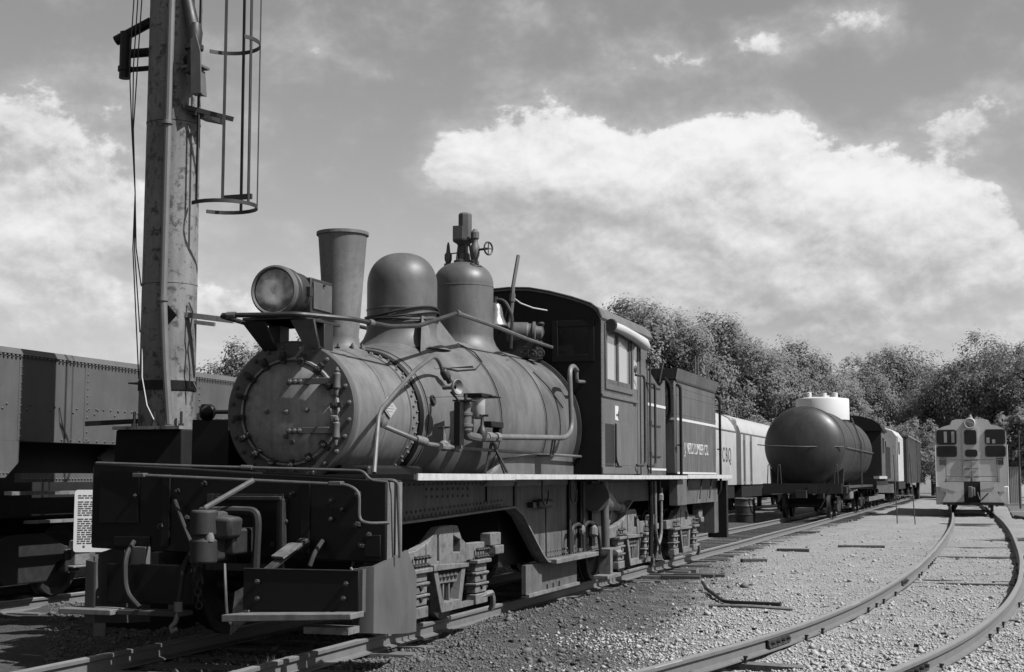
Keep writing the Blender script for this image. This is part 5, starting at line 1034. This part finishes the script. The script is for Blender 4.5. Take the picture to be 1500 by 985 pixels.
def freight_truck(cx, cy, root, wb=.85, m='car_dark', fm='dark_iron'):
    tr = ppart('truck', root, (cx, cy, .13))
    for wy in (-wb, wb):
        for s in (-1, 1): put('wheel', WHEEL, tr, mw=Matrix.Translation((cx + s * .765, cy + wy, .56)) @ Matrix.Rotation(0 if s > 0 else PI, 4, 'Z'))
        MB().cyl((cx - 1.0, cy + wy, .56), (cx + 1.0, cy + wy, .56), .07, n=10).build('axle', m, tr)
    for s in (-1, 1):
        a0, a1 = sorted((cx + s * .93, cx + s * 1.03))
        MB().prism([(cy - wb - .25, .70), (cy - wb + .1, .74), (cy - .35, .90), (cy + .35, .90), (cy + wb - .1, .74), (cy + wb + .25, .70), (cy + wb + .2, .60), (cy + wb - .25, .55), (cy + .4, .33), (cy - .4, .33), (cy - wb + .25, .55), (cy - wb - .2, .60)], 'x', a0, a1).build('side_frame', fm, tr, bev=.02)
        for wy in (-wb, wb): MB().box(a0 - .02, a1 + .04, cy + wy - .14, cy + wy + .14, .42, .70).build('journal_box', fm, tr, bev=.02)
    MB().box(cx - 1.0, cx + 1.0, cy - .2, cy + .2, .5, .8).box(cx - .5, cx + .5, cy - .3, cy + .3, .8, 1.25).build('bolster', m, tr)
    return tr
freight_truck(T3X, 13.95, ca)
c = freight_truck(T3X, 21.8, ca)
MB().box(-10.52, -10.42, 14.75, 15.05, .50, .80).box(-10.5, -10.4, 14.7, 15.12, .47, .5).build('brake_box', 'dusty_iron', ca, bev=.01)
# ------------------------------------------------------------ black tank car with white dome
tk = thing('tank_car', 'black tank car with bulging end and broad white dome', 'tank car', (T1X, 57.5, 0))
TR, TZ = 1.40, 2.66
Y0, Y1 = 51.2, 64.0
hd = [(Y0 - .62 + .62 * (1 - math.cos(t)), max(.02, TR * math.sin(t))) for t in np.linspace(.02, PI / 2, 12)]
pf = [(y, r) for y, r in hd] + [(Y0 + .0, TR)] + [(Y1, TR)] + [(Y1 + .6 * math.sin(t), TR * max(.02, math.cos(t))) for t in np.linspace(.1, PI / 2, 8)]
MB().lathe((T1X, 0, TZ), (0, 1, 0), pf, 56).build('tank', 'tank_black', tk, ang=50)
for y in (Y0 + .05, 55.5, 60): MB().lathe((T1X, y, TZ), (0, 1, 0), [(0, TR), (.001, TR + .012), (.05, TR + .012), (.051, TR)], 56, False, False).build('tank_band', 'tank_black', tk)
rivets('rivet_rows', [(T1X + (TR + .012) * math.cos(a), y, TZ + (TR + .012) * math.sin(a)) for y in (Y0 + .02, Y0 + .12, 55.47, 55.57, 59.97, 60.07) for a in np.arange(-1.2, 2.2, .05)], (.8, -.2, .4), 'tank_black', tk, .022, .016)
for s in (-.22, .22): MB().tube([(T1X + 1.46, 57.4 + s, 1.25), (T1X + 1.46, 57.4 + s, 2.9), (T1X + 1.12, 57.4 + s, 3.9)], .02, 6).build('ladder_rail', 'dark_iron', tk)
for z in np.arange(1.4, 3.0, .3): MB().tube([(T1X + 1.46, 57.18, z), (T1X + 1.46, 57.62, z)], .014, 6).build('ladder_rung', 'dark_iron', tk)
dm = MB().lathe((T1X, 57.4, TZ + TR - .25), (0, 0, 1), [(0, 1.04), (.80, 1.04), (.84, 1.02), (.90, .6), (.92, .02)], 48).build('tank_dome', 'dome_white', tk)
MB().lathe((T1X, 57.4, TZ + TR + .64), (0, 0, 1), [(0, .35), (.08, .35), (.10, .1)], 20).lathe((T1X + .5, 57.3, TZ + TR + .6), (0, 0, 1), [(0, .12), (.22, .12), (.24, .05)], 12).lathe((T1X - .5, 57.3, TZ + TR + .6), (0, 0, 1), [(0, .1), (.25, .1), (.27, .05)], 12).lathe((T1X + .1, 57.0, TZ + TR + .65), (0, 0, 1), [(0, .12), (.16, .12)], 12).build('dome_valves', 'dome_white', dm)
MB().tube(rnd([(T1X - 1.62, Y0 - .2, TZ + .06), (T1X - 1.3, Y0 - .62, TZ + .02), (T1X, Y0 - .72, TZ - .03), (T1X + 1.38, Y0 - .28, TZ - .03)], .2), .02, 6).build('end_handrail', 'pipe_grey', tk)
MB().tube([(T1X + 1.44, Y0 + .3, TZ - .05), (T1X + 1.44, Y1, TZ - .05)], .02, 6).build('side_handrail', 'pipe_grey', tk)
fr2 = MB().box(T1X - .35, T1X + .35, Y0 - .9, Y1 + .8, .95, 1.3).box(T1X - 1.35, T1X + 1.35, Y0 - .95, Y0 - .75, 1.0, 1.35).box(T1X - 1.4, T1X + 1.4, Y0 + .3, Y0 + .9, 1.0, 1.22).build('underframe', 'car_dark', tk)
MB().box(T1X + .9, T1X + 1.42, Y0 + 1.0, Y1 - .5, 1.18, 1.25).build('running_board', 'dark_wood', tk)
for s in (-1, 1): MB().prism([(T1X + s * .5, 1.25), (T1X + s * 1.25, 1.25), (T1X + s * 1.3, 1.9), (T1X + s * .9, 1.6)], 'y', Y0 + .5, Y0 + .8).build('tank_cradle', 'car_dark', tk)
for x in (-1.2, -.85, 1.1): MB().tube(rnd([(T1X + x, Y0 - .85, 1.35), (T1X + x + .03, Y0 - .85, 2.0), (T1X + x + .10, Y0 - .85, 2.0), (T1X + x + .13, Y0 - .85, 1.35)], .04), .018, 6).build('grab_iron', 'dark_iron', tk)
MB().tube([(T1X + .6, Y0 - .95, .5), (T1X + 1.0, Y0 - .95, 1.2)], .03, 6).box(T1X - .18, T1X + .18, Y0 - 1.35, Y0 - .95, .85, 1.12).box(T1X + .2, T1X + .5, Y0 - .99, Y0 - .96, 1.0, 1.3).build('end_fittings', 'coupler_iron', tk)
freight_truck(T1X, 52.6, tk, .9); freight_truck(T1X, 62.4, tk, .9)
MB().box(T1X + 1.0, T1X + 1.3, 54.2, 55.4, .75, 1.1).build('brake_cylinder', 'dusty_iron', tk, bev=.05)

# ------------------------------------------------------------ black steam engine cab behind the tank car
sc_ = thing('steam_engine', 'black steam engine cab with arched roof and pale platform edge', 'locomotive', (T1X, 70, 0))
def arch(w, z0, z1, n=9): return [(T1X - w, z0)] + [(T1X + w * math.sin(t), z0 + (z1 - z0) * math.cos(t)) for t in np.linspace(-PI / 2 * .98, PI / 2 * .98, n)] + [(T1X + w, z0)]
MB().prism(arch(1.5, 3.75, 4.35) + [(T1X + 1.5, 1.5), (T1X - 1.5, 1.5)], 'y', 68.0, 70.6).build('cab_body', 'car_dark', sc_)
MB().prism(arch(1.62, 3.72, 4.45) + [(T1X + 1.5, 3.70), (T1X - 1.5, 3.70)], 'y', 67.8, 71.0).build('cab_roof', 'black_paint', sc_)
MB().plate_with_hole((68.05, 70.5, 1.6, 3.7), (68.5, 69.9, 2.7, 3.4), 'x', T1X + 1.501, T1X + 1.53).build('cab_side', 'frame_paint', sc_)
MB().lathe((T1X, 65.4, 2.5), (0, 1, 0), [(0, .85), (2.6, .95)], 28).build('boiler', 'black_paint', sc_)
MB().lathe((T1X - .2, 66.4, 3.2), (0, 0, 1), [(0, .4), (.5, .38), (.7, .2)], 16).lathe((T1X + .4, 65.2, 2.3), (0, .2, 1), [(0, .25), (.9, .3)], 12).build('fittings', 'pipe_grey', sc_)
MB().box(T1X - 1.5, T1X + 1.5, 64.9, 72.5, 1.2, 1.5).build('frame', 'car_dark', sc_); MB().box(T1X + 1.35, T1X + 1.6, 65.2, 70.5, 1.50, 1.62).build('platform_edge', 'white_edge', sc_)
MB().box(T1X - 1.4, T1X + 1.4, 71.2, 76.5, 1.5, 3.1).build('tender', 'black_paint', sc_)
for y in (66.2, 68.2, 70.2, 72.8, 75.2): 
    for s in (-1, 1): put('wheel', WHEEL, sc_, mw=Matrix.Translation((T1X + s * .765, y, .56)))
MB().box(T1X + .85, T1X + 1.1, 65.5, 76, .5, .7).build('side_rods', 'dusty_iron', sc_)

# ------------------------------------------------------------ small pale diesel and freight cars beyond
sw = thing('diesel_locomotive', 'narrow pale weathered diesel with rounded cab behind the black steam engine', 'locomotive', (T1X, 86, 0))
MB().prism([(T1X - 1.1, 1.3), (T1X + 1.35, 1.3), (T1X + 1.35, 3.9), (T1X + 1.1, 4.25), (T1X + .5, 4.45), (T1X - .5, 4.45), (T1X - 1.1, 4.0)], 'y', 84, 90).build('body', 'weathered_white', sw, bev=.06)
MB().box(T1X - .6, T1X + .6, 83.6, 84, 1.3, 4.1).build('nose', 'weathered_white', sw, bev=.05)
MB().box(T1X - .05, T1X + .75, 83.58, 83.597, 3.0, 3.6).build('window', 'dark_pane', sw); MB().box(T1X + 1.351, T1X + 1.37, 84.8, 86, 2.9, 3.6).build('window', 'dark_pane', sw)
MB().box(T1X + .9, T1X + 1.36, 84.01, 84.2, 1.3, 3.9).build('corner_door', 'silver_dark', sw)
MB().box(T1X - 1.4, T1X + 1.4, 83.4, 90.4, .9, 1.28).build('frame', 'car_dark', sw)
MB().lathe((T1X + .3, 83.55, 4.2), (0, 1, 0), [(0, .18), (.2, .2)], 14).build('headlight', 'silver_dark', sw)
MB().box(T1X + .2, T1X + 1.1, 83.2, 83.5, .7, 1.2).build('step', 'weathered_white', sw)
freight_truck(T1X, 85.6, sw); freight_truck(T1X, 88.6, sw)
for n_, (y0, y1, lab) in enumerate(((92, 103, 'dark ribbed freight car coupled behind the pale narrow diesel'), (104.2, 117, 'second dark ribbed freight car, farthest in the line'))):
    fc = thing('freight_car', lab, 'freight car', (T1X, y0, 0), group='freight cars behind the pale diesel')
    MB().box(T1X - 1.45, T1X + 1.45, y0, y1, 1.2, 4.1).build('car_body', 'freight_dark', fc)
    for y in np.arange(y0 + .2, y1, 1.0): MB().box(T1X + 1.451, T1X + 1.56, y, y + .14, 1.2, 4.1).build('side_rib', 'freight_rib', fc)
    MB().box(T1X - 1.55, T1X + 1.58, y0 - .02, y1 + .02, 4.1, 4.2).build('top_chord', 'freight_rib', fc)
    for q in (-1.2, -.4, .4, 1.2): MB().box(T1X + q - .06, T1X + q + .06, y0 - .08, y0 - .001, 1.2, 4.1).build('end_rib', 'freight_dark', fc)
    freight_truck(T1X, y0 + 1.8, fc); freight_truck(T1X, y1 - 1.8, fc)

# ------------------------------------------------------------ silver streamlined cars on the far track
def streamliner(y0, y1, label, text=None, band=None, end=False):
    st = thing('passenger_car', label, 'train car', (T3X, (y0 + y1) / 2, 0), group='silver streamlined cars')
    w = 1.52; sec = [(-w, 1.25), (-w, 3.45), (-w + .10, 3.75), (-w + .35, 4.08), (-w + .8, 4.30), (0, 4.38), (w - .8, 4.30), (w - .35, 4.08), (w - .10, 3.75), (w, 3.45), (w, 1.25)]
    MB().prism([(T3X + x, z) for x, z in sec], 'y', y0, y1).build('car_body', 'silver_body', st, ang=25)
    MB().box(T3X + w, T3X + w + .02, y0 + .02, y1 - .02, 3.46, 3.51).build('belt_rail', 'silver_dark', st)
    MB().box(T3X - w + .05, T3X + w - .05, y0 + .3, y1 - .3, .7, 1.25).build('underframe', 'car_dark', st)
    for y in band or (): MB().box(T3X + w + .001, T3X + w + .015, y, y + .55, 1.27, 3.45).build('side_door', 'silver_dark', st); MB().tube([(T3X + w + .06, y - .1, 1.4), (T3X + w + .06, y - .1, 3.2)], .02, 6).build('grab_rail', 'pipe_grey', st)
    if text:
        for n_, ch in enumerate(text):
            t = text_mesh(ch, .85, .004, 1.0); t.materials.append(MATS['lettering_black']); put('letter', t, st, mw=Matrix.Translation((T3X + w + .006, 57.5 + n_ * .72, 2.45)) @ FACE_XP)
    freight_truck(T3X, y0 + 2.4, st); freight_truck(T3X, y1 - 2.4, st)
    return st
streamliner(46, 60.6, 'silver streamlined train car with dark lettering behind the tender', 'CBQ', ())
streamliner(61.9, 80, 'silver streamlined train car with dark doorways behind the tank car', None, (62.5, 64.4))
vb = MB().box(T3X - 1.3, T3X + 1.35, 60.6, 61.9, 1.2, 4.1).build('car_diaphragm', 'silver_dark', bev=.1); tag(vb, 'dark ribbed diaphragm joining the two silver cars', 'diaphragm')

# ------------------------------------------------------------ pale diesel switcher facing the camera
DX, DY = -.53, 62.0
dl = thing('diesel_switcher', 'pale diesel switcher with end cab windows facing down the curved track', 'locomotive', (DX, DY, 0))
w = 1.40
body = [(DX - w, 1.0), (DX + w, 1.0), (DX + w, 3.42), (DX + w - .08, 3.55), (DX + w - .35, 3.68), (DX + .8, 3.74), (DX + .72, 3.92), (DX + .55, 3.97), (DX - .55, 3.97), (DX - .72, 3.92), (DX - .8, 3.74), (DX - w + .35, 3.68), (DX - w + .08, 3.55), (DX - w, 3.42)]
MB().prism(body, 'y', DY + .08, DY + 3.6).build('cab', 'diesel_paint', dl, ang=20)
MB().prism([(DX - 1.1, 1.2), (DX + 1.1, 1.2), (DX + 1.1, 3.1), (DX - 1.1, 3.1)], 'y', DY + 3.6, DY + 13).build('hood', 'diesel_paint', dl, bev=.1)
def dwin(x0, x1, z0, z1, name='window', m='dark_pane', f0=0.0):
    r_ = .09; P_ = []
    for (cx0, cz0, a0) in ((x1 - r_, z1 - r_, 0), (x0 + r_, z1 - r_, 90), (x0 + r_, z0 + r_, 180), (x1 - r_, z0 + r_, 270)):
        P_ += [(cx0 + r_ * math.cos(R(a0 + t)), cz0 + r_ * math.sin(R(a0 + t))) for t in (0, 30, 60, 90)]
    f = MB().prism([(DX + (x - (x0 + x1) / 2) * 1.07 + (x0 + x1) / 2, (z - (z0 + z1) / 2) * 1.08 + (z0 + z1) / 2) for x, z in P_], 'y', DY + .055 - f0, DY + .09 - f0).build(name, 'diesel_trim', dl)
    MB().prism([(DX + x, z) for x, z in P_], 'y', DY + .045 - f0, DY + .06 - f0).build('pane', m, f)
for s in (-1, 1):
    a, b = sorted((s * .58, s * 1.34)); dwin(a, b, 2.93, 3.52); dwin(a, b, 2.42, 2.85)
dwin(-.24, .22, 2.93, 3.50, f0=.045); dwin(-.22, .24, 2.42, 2.70, f0=.045)
for x, z0, z1 in ((-1.0, 3.0, 3.46), (-.70, 3.0, 3.46), (.68, 2.97, 3.2), (.9, 2.96, 3.12)):
    MB().box(DX + x - .06, DX + x + .06, DY + .038, DY + .044, z0, z1).build('window_blind', 'pale_pane', dl)
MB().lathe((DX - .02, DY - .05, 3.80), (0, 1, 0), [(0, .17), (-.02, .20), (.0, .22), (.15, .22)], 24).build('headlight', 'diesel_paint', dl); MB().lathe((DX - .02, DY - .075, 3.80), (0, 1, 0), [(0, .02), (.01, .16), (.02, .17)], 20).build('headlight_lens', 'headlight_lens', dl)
MB().lathe((DX, DY + .3, 3.97), (0, 0, 1), [(0, .05), (.05, .12), (.2, .05)], 12).build('bell', 'diesel_trim', dl)
MB().box(DX - .34, DX + .30, DY + .04, DY + .079, 1.3, 3.62).build('door', 'diesel_paint', dl)
for z in (1.55, 1.9, 2.25): MB().box(DX - .30, DX - .06, DY - .02, DY + .03, z, z + .03).box(DX + .02, DX + .26, DY - .02, DY + .03, z, z + .03).build('door_step', 'diesel_trim', dl)
for s in (-1, 1):
    MB().box(DX + s * 1.12 - .14, DX + s * 1.12 + .14, DY + .05, DY + .078, 2.08, 2.36).build('marker_panel', 'diesel_trim', dl)
    MB().tube([(DX + s * 1.0, DY - .5, 1.25), (DX + s * 1.0, DY - .5, 2.30)], .018, 6).cyl((DX + s * 1.0, DY - .5, 1.25), (DX + s * 1.0, DY - .5, 1.5), .04, n=8).build('railing_post', 'diesel_trim', dl)
    MB().tube([(DX + s * 1.42, DY + .02, 1.2), (DX + s * 1.42, DY + .02, 2.9)], .02, 6).build('corner_grab', 'white_paint', dl)
    MB().box(DX + s * 1.22 - .2, DX + s * 1.22 + .2, DY - .62, DY + .1, .45, 1.2).build('step_well', 'diesel_paint', dl, bev=.03)
MB().tube([(DX, DY - .5, 1.25), (DX, DY - .5, 2.34)], .022, 6).cyl((DX, DY - .5, 1.3), (DX, DY - .5, 1.55), .05, n=8).build('railing_post', 'diesel_trim', dl)
MB().tube([(DX - 1.2, DY - .5, 2.29), (DX + 1.2, DY - .5, 2.29)], .018, 6).build('railing', 'diesel_trim', dl); MB().tube([(DX - 1.0, DY - .5, 1.62), (DX + 1.0, DY - .5, 1.60)], .018, 6).build('railing', 'diesel_trim', dl)
MB().tube([(DX - 1.1, DY - .72, 1.40), (DX - .3, DY - .74, 1.40)], .016, 6).tube([(DX + .3, DY - .74, 1.40), (DX + 1.1, DY - .72, 1.40)], .016, 6).build('uncoupling_rod', 'diesel_trim', dl)
for x0, x1 in ((DX - 1.25, DX - .32), (DX + .32, DX + 1.25)): MB().box(x0, x1, DY - .68, DY - .62, .98, 1.36).build('end_plate', 'diesel_paint', dl)
for s in (-1, 1): MB().prism([(DX + s * 1.18, .55), (DX + s * .32, .55), (DX + s * .32, .97), (DX + s * .98, .97)], 'y', DY - .70, DY - .64).build('pilot', 'diesel_paint', dl)
MB().box(DX - 1.15, DX + 1.22, DY - .78, DY - .6, .44, .54).build('footboard', 'car_dark', dl); MB().box(DX - .32, DX + .32, DY - .62, DY - .5, .5, 1.4).build('coupler_pocket', 'car_dark', dl)
MB().box(DX - .12, DX + .12, DY - 1.15, DY - .6, .8, 1.15).box(DX - .16, DX + .02, DY - 1.2, DY - 1.0, .75, 1.2).build('coupler', 'diesel_trim', dl, bev=.03)
MB().tube(rnd([(DX + .2, DY - .8, .95), (DX + .3, DY - .95, .6), (DX + .62, DY - .85, .92)], .1), .03, 6).build('air_hose', 'car_dark', dl)
MB().box(DX - 1.3, DX + 1.3, DY - .5, DY + 13, .95, 1.2).build('frame', 'diesel_paint', dl)
freight_truck(DX - .02, DY + 2.2, dl, 1.1); freight_truck(DX - .1, DY + 10, dl, 1.1)

# ------------------------------------------------------------ small things in the yard
sf_ = thing('sign_frame', 'empty two-post iron sign frame standing on the pale gravel', 'sign frame', (-2.6, 50, 0))
MB().tube([(-2.95, 50.3, 2.33), (-2.86, 49.9, -.05)], .02, 6).build('post', 'dark_iron', sf_); MB().tube([(-2.42, 50.3, 2.37), (-2.28, 49.9, -.05)], .02, 6).build('post', 'dark_iron', sf_)
for z in (.28, .95): MB().tube([(-2.87, 49.95 + .05 * z, z), (-2.31, 49.95 + .05 * z, z)], .018, 6).build('rung', 'dusty_iron', sf_)
tb = thing('trash_bin', 'dark barrel bin standing beside the track before the tank car', 'bin', (-8.15, 51, 0))
MB().lathe((-8.15, 51, -.03), (0, 0, 1), [(0, .34), (.26, .36), (.27, .375), (.29, .375), (.3, .36), (.55, .36), (.56, .375), (.58, .375), (.6, .36), (.82, .35)], 20).build('barrel', 'dark_iron', tb); MB().lathe((-8.15, 51, .79), (0, 0, 1), [(0, .38), (.03, .38), (.05, .3)], 20).build('rim', 'dusty_iron', tb)
ut = thing('utility_pole', 'thin dark post beside the small shed', 'pole', (1.62, 75, 0))
MB().cyl((1.60, 75, -.1), (1.64, 75, 3.9), .05, .04, n=10).build('post', 'dark_wood', ut); MB().bar((1.6, 75, 3.1), (2.2, 75, 3.05), .04, .04).build('cross_arm', 'dark_wood', ut)
sh = thing('shed', 'small pale metal shed with vertical ribs beyond the road', 'shed', (1.45, 85, 0))
MB().box(.95, 1.85, 84.6, 86.2, 0, 2.1).build('shed_wall', 'weathered_white', sh)
for x in np.arange(1.32, 1.86, .09): MB().box(x, x + .035, 84.57, 84.599, .05, 2.08).build('wall_rib', 'white_paint', sh)
MB().box(.95, 1.30, 84.56, 84.599, .05, 2.05).build('shed_door', 'silver_dark', sh)
MB().box(.88, 1.92, 84.5, 86.3, 2.10, 2.16).build('shed_roof', 'silver_dark', sh)
ro = MB(); ro.add([(1.0, 60, .012), (40, 52, .012), (40, 84, .012), (1.1, 83.5, .012)], [(0, 1, 2, 3)]); tag(ro.build('road', 'road_asphalt'), 'grey asphalt road beside the diesel switcher', kind='structure')
kb = MB().box(.95, 40, 83.5, 83.75, -.05, .13).build('kerb', 'kerb_pale'); tag(kb, 'pale kerb at the far edge of the road', kind='structure')
rk = MB().tube(rnd([(1.05, 58.6, .05), (1.5, 55, .05), (2.6, 54, .05)], 1.0, 6), .07, 8).build('timber_edge', 'dark_wood'); tag(rk, 'dark timber edging curving along the road side', 'edging')

# ------------------------------------------------------------ trees
def tree(name, label, x, y, h, rx, seed, trunk_h=.28, leaves=9000, leafm='leaf', lsize=.20, group='trees behind the rail yard', low=.16):
    r = np.random.default_rng(seed); rr = random.Random(seed)
    t = thing(name, label, 'tree', (x, y, 0), group)
    tb_ = MB(); th = h * .62
    tb_.tube([(x, y, -.2), (x + rr.uniform(-.1, .1), y, h * .2), (x + rr.uniform(-.3, .3), y + rr.uniform(-.2, .2), h * .42), (x + rr.uniform(-.4, .4), y, th)], [h * .026, h * .02, h * .014, h * .005], 8)
    limbs = []
    for i in range(9):
        a = i * 2.4 + rr.uniform(-.4, .4); z0 = h * rr.uniform(.18, .5); L = rx * rr.uniform(.3, .55); z1 = min(h * .75, z0 + h * rr.uniform(.12, .28))
        e = (x + L * math.cos(a), y + L * math.sin(a), z1); limbs.append(e)
        tb_.tube([(x, y, z0), (x + L * .45 * math.cos(a), y + L * .45 * math.sin(a), z0 + (z1 - z0) * .6), e], [h * .009, h * .006, h * .002], 6)
    tb_.build('trunk', 'bark', t)
    # foliage: clumps grouped on boughs, each clump many small leaf faces
    nc = max(60, leaves // 45); nb = 26
    bd = r.normal(size=(nb, 3)); bd /= np.linalg.norm(bd, axis=1)[:, None]; bd[:, 2] *= .9
    cz = h * (low + 1) / 2; rz = h * (1 - low) / 2
    bc = np.array([x, y, cz]) + bd * np.array([rx, rx, rz]) * r.uniform(.35, .78, (nb, 1)); bs = r.uniform(.28, .46, nb) * rx
    w_ = bs ** 2 / (bs ** 2).sum(); bi = r.choice(nb, nc, p=w_)
    d = r.normal(size=(nc, 3)); d /= np.linalg.norm(d, axis=1)[:, None]
    cc_ = bc[bi] + d * bs[bi][:, None] * (r.uniform(.25, 1, (nc, 1)) ** .5) * np.array([1, 1, .95])
    cs = r.uniform(.035, .06, nc) * h * .8
    ci = r.integers(0, nc, leaves); q = r.normal(size=(leaves, 3)) * .55
    pos = cc_[ci] + q * cs[ci][:, None]
    pos[:, 2] = np.clip(pos[:, 2], h * .05, h * 1.02)
    n = r.normal(size=(leaves, 3)) * .38 + q * 1.2 + d[ci] * .7 + (pos - np.array([x, y, cz])) / rx * .6 + np.array([0, 0, .35]); n /= np.linalg.norm(n, axis=1)[:, None]
    u = np.cross(n, r.normal(size=(leaves, 3))); u /= np.linalg.norm(u, axis=1)[:, None]; v = np.cross(n, u)
    s = (r.uniform(.6, 1.3, leaves) * lsize)[:, None]
    V = np.stack([pos + u * s, pos + v * s * .55, pos - u * s, pos - v * s * .55], 1).reshape(-1, 3)
    put('crown', np_mesh('crown', V, np.arange(leaves * 4).reshape(-1, 4), leafm), t)
    return t
far_row = [(-22.06, 88, 11.0, 3.8), (-20.52, 90, 13.9, 4.4), (-18.44, 93, 12.9, 4.2), (-16.63, 97, 13.2, 3.9), (-15.04, 102, 11.6, 4.2), (-13.38, 108, 12.0, 4.4), (-12.41, 118, 11.4, 4.2), (-10.23, 128, 12.6, 4.8), (-7.56, 132, 14.0, 5.0), (-4.26, 130, 10.0, 3.6), (-1.63, 125, 12.6, 4.8), (1.05, 122, 14.2, 5.2), (3.29, 118, 13.0, 5.2), (-24.63, 90, 10.5, 3.6), (-12.79, 140, 11.5, 4.4), (-3.27, 150, 9.5, 5), (5.72, 122, 13, 5), (-28.46, 95, 10, 4)]
LBL = ['leafy tree just above the cab roof', 'tallest leafy tree rising behind the cab and tender', 'broad leafy tree behind the tender stanchions', 'leafy tree above the silver streamlined cars', 'leafy tree behind the white tank dome, on its near side', 'leafy tree directly behind the white tank dome', 'leafy tree where the tree row dips beyond the tank car', 'leafy tree above the pale shrubs', 'tall leafy tree above the narrow pale diesel', 'leafy tree beside the gap of bright sky', 'broad leafy tree behind the switcher headlight', 'broad dark leafy tree behind the switcher cab roof', 'leafy tree behind the thin post and shed', 'leafy tree hidden mostly behind the locomotive cab', 'smaller leafy tree filling the dip in the row', 'leafy tree far behind the switcher', 'leafy tree beyond the shed to the right', 'leafy tree behind the steam dome']
for i, (X, Y, h, rx) in enumerate(far_row):
    tree('broadleaf_tree', LBL[i], X, Y, h * 1.04, rx, 100 + i, leaves=34000 if i < 13 else 11000, lsize=.115)
tree('broadleaf_tree', 'lone leafy tree beyond the riveted grey car', -48.86, 88, 13.2, 3.3, 40, leaves=20000, lsize=.13)
tree('broadleaf_tree', 'small leafy tree seen under the headlight platform', -46.46, 92, 12.9, 2.4, 41, leaves=9000, lsize=.13)
for i, (X, Y, h, rx) in enumerate([(-8.7, 112, 6.6, 3.0), (-7.05, 114, 6.8, 3.0), (-4.92, 112, 6.4, 2.8), (-3.29, 116, 5.6, 2.6), (-11.99, 80, 5.6, 2.4), (-13.56, 78, 5.6, 2.2)]):
    tree('shrub_tree', ['pale feathery shrub tree behind the steam engine cab', 'pale feathery shrub tree above the narrow diesel', 'pale feathery shrub tree above the ribbed freight cars', 'pale feathery shrub tree beside the switcher', 'low pale shrub behind the second silver car', 'low pale shrub behind the lettered silver car'][i], X, Y, h, rx, 60 + i, leaves=14000, leafm='leaf_pale', lsize=.085, group='pale shrubs', low=.05)
for i, (X, Y) in enumerate([(0.47, 108), (1.73, 106), (2.9, 104)]):
    tree('shrub_tree', ['dark undergrowth tree behind the switcher corner', 'dark undergrowth tree behind the small shed', 'dark undergrowth tree right of the thin post'][i], X, Y, 6.5, 3.0, 80 + i, leaves=12000, lsize=.14, group='dark undergrowth', low=.02)
# tuft of weed growing by the near rail
wd = MB()
for i in range(40):
    a = random.uniform(0, 2 * PI); l = random.uniform(.08, .22); x, y = -5.36 + random.uniform(-.08, .08), 10.2 + random.uniform(-.08, .08); z = float(gz(x, y))
    p = Vector((x, y, z)); e = p + Vector((math.cos(a) * l * .4, math.sin(a) * l * .4, l)); s = Vector((-math.sin(a), math.cos(a), 0)) * .006
    wd.add([p - s, p + s, e], [(0, 1, 2)])
tag(wd.build('weed_tuft', 'weed'), 'small dry weed tuft growing between the rails at the front', 'weed')
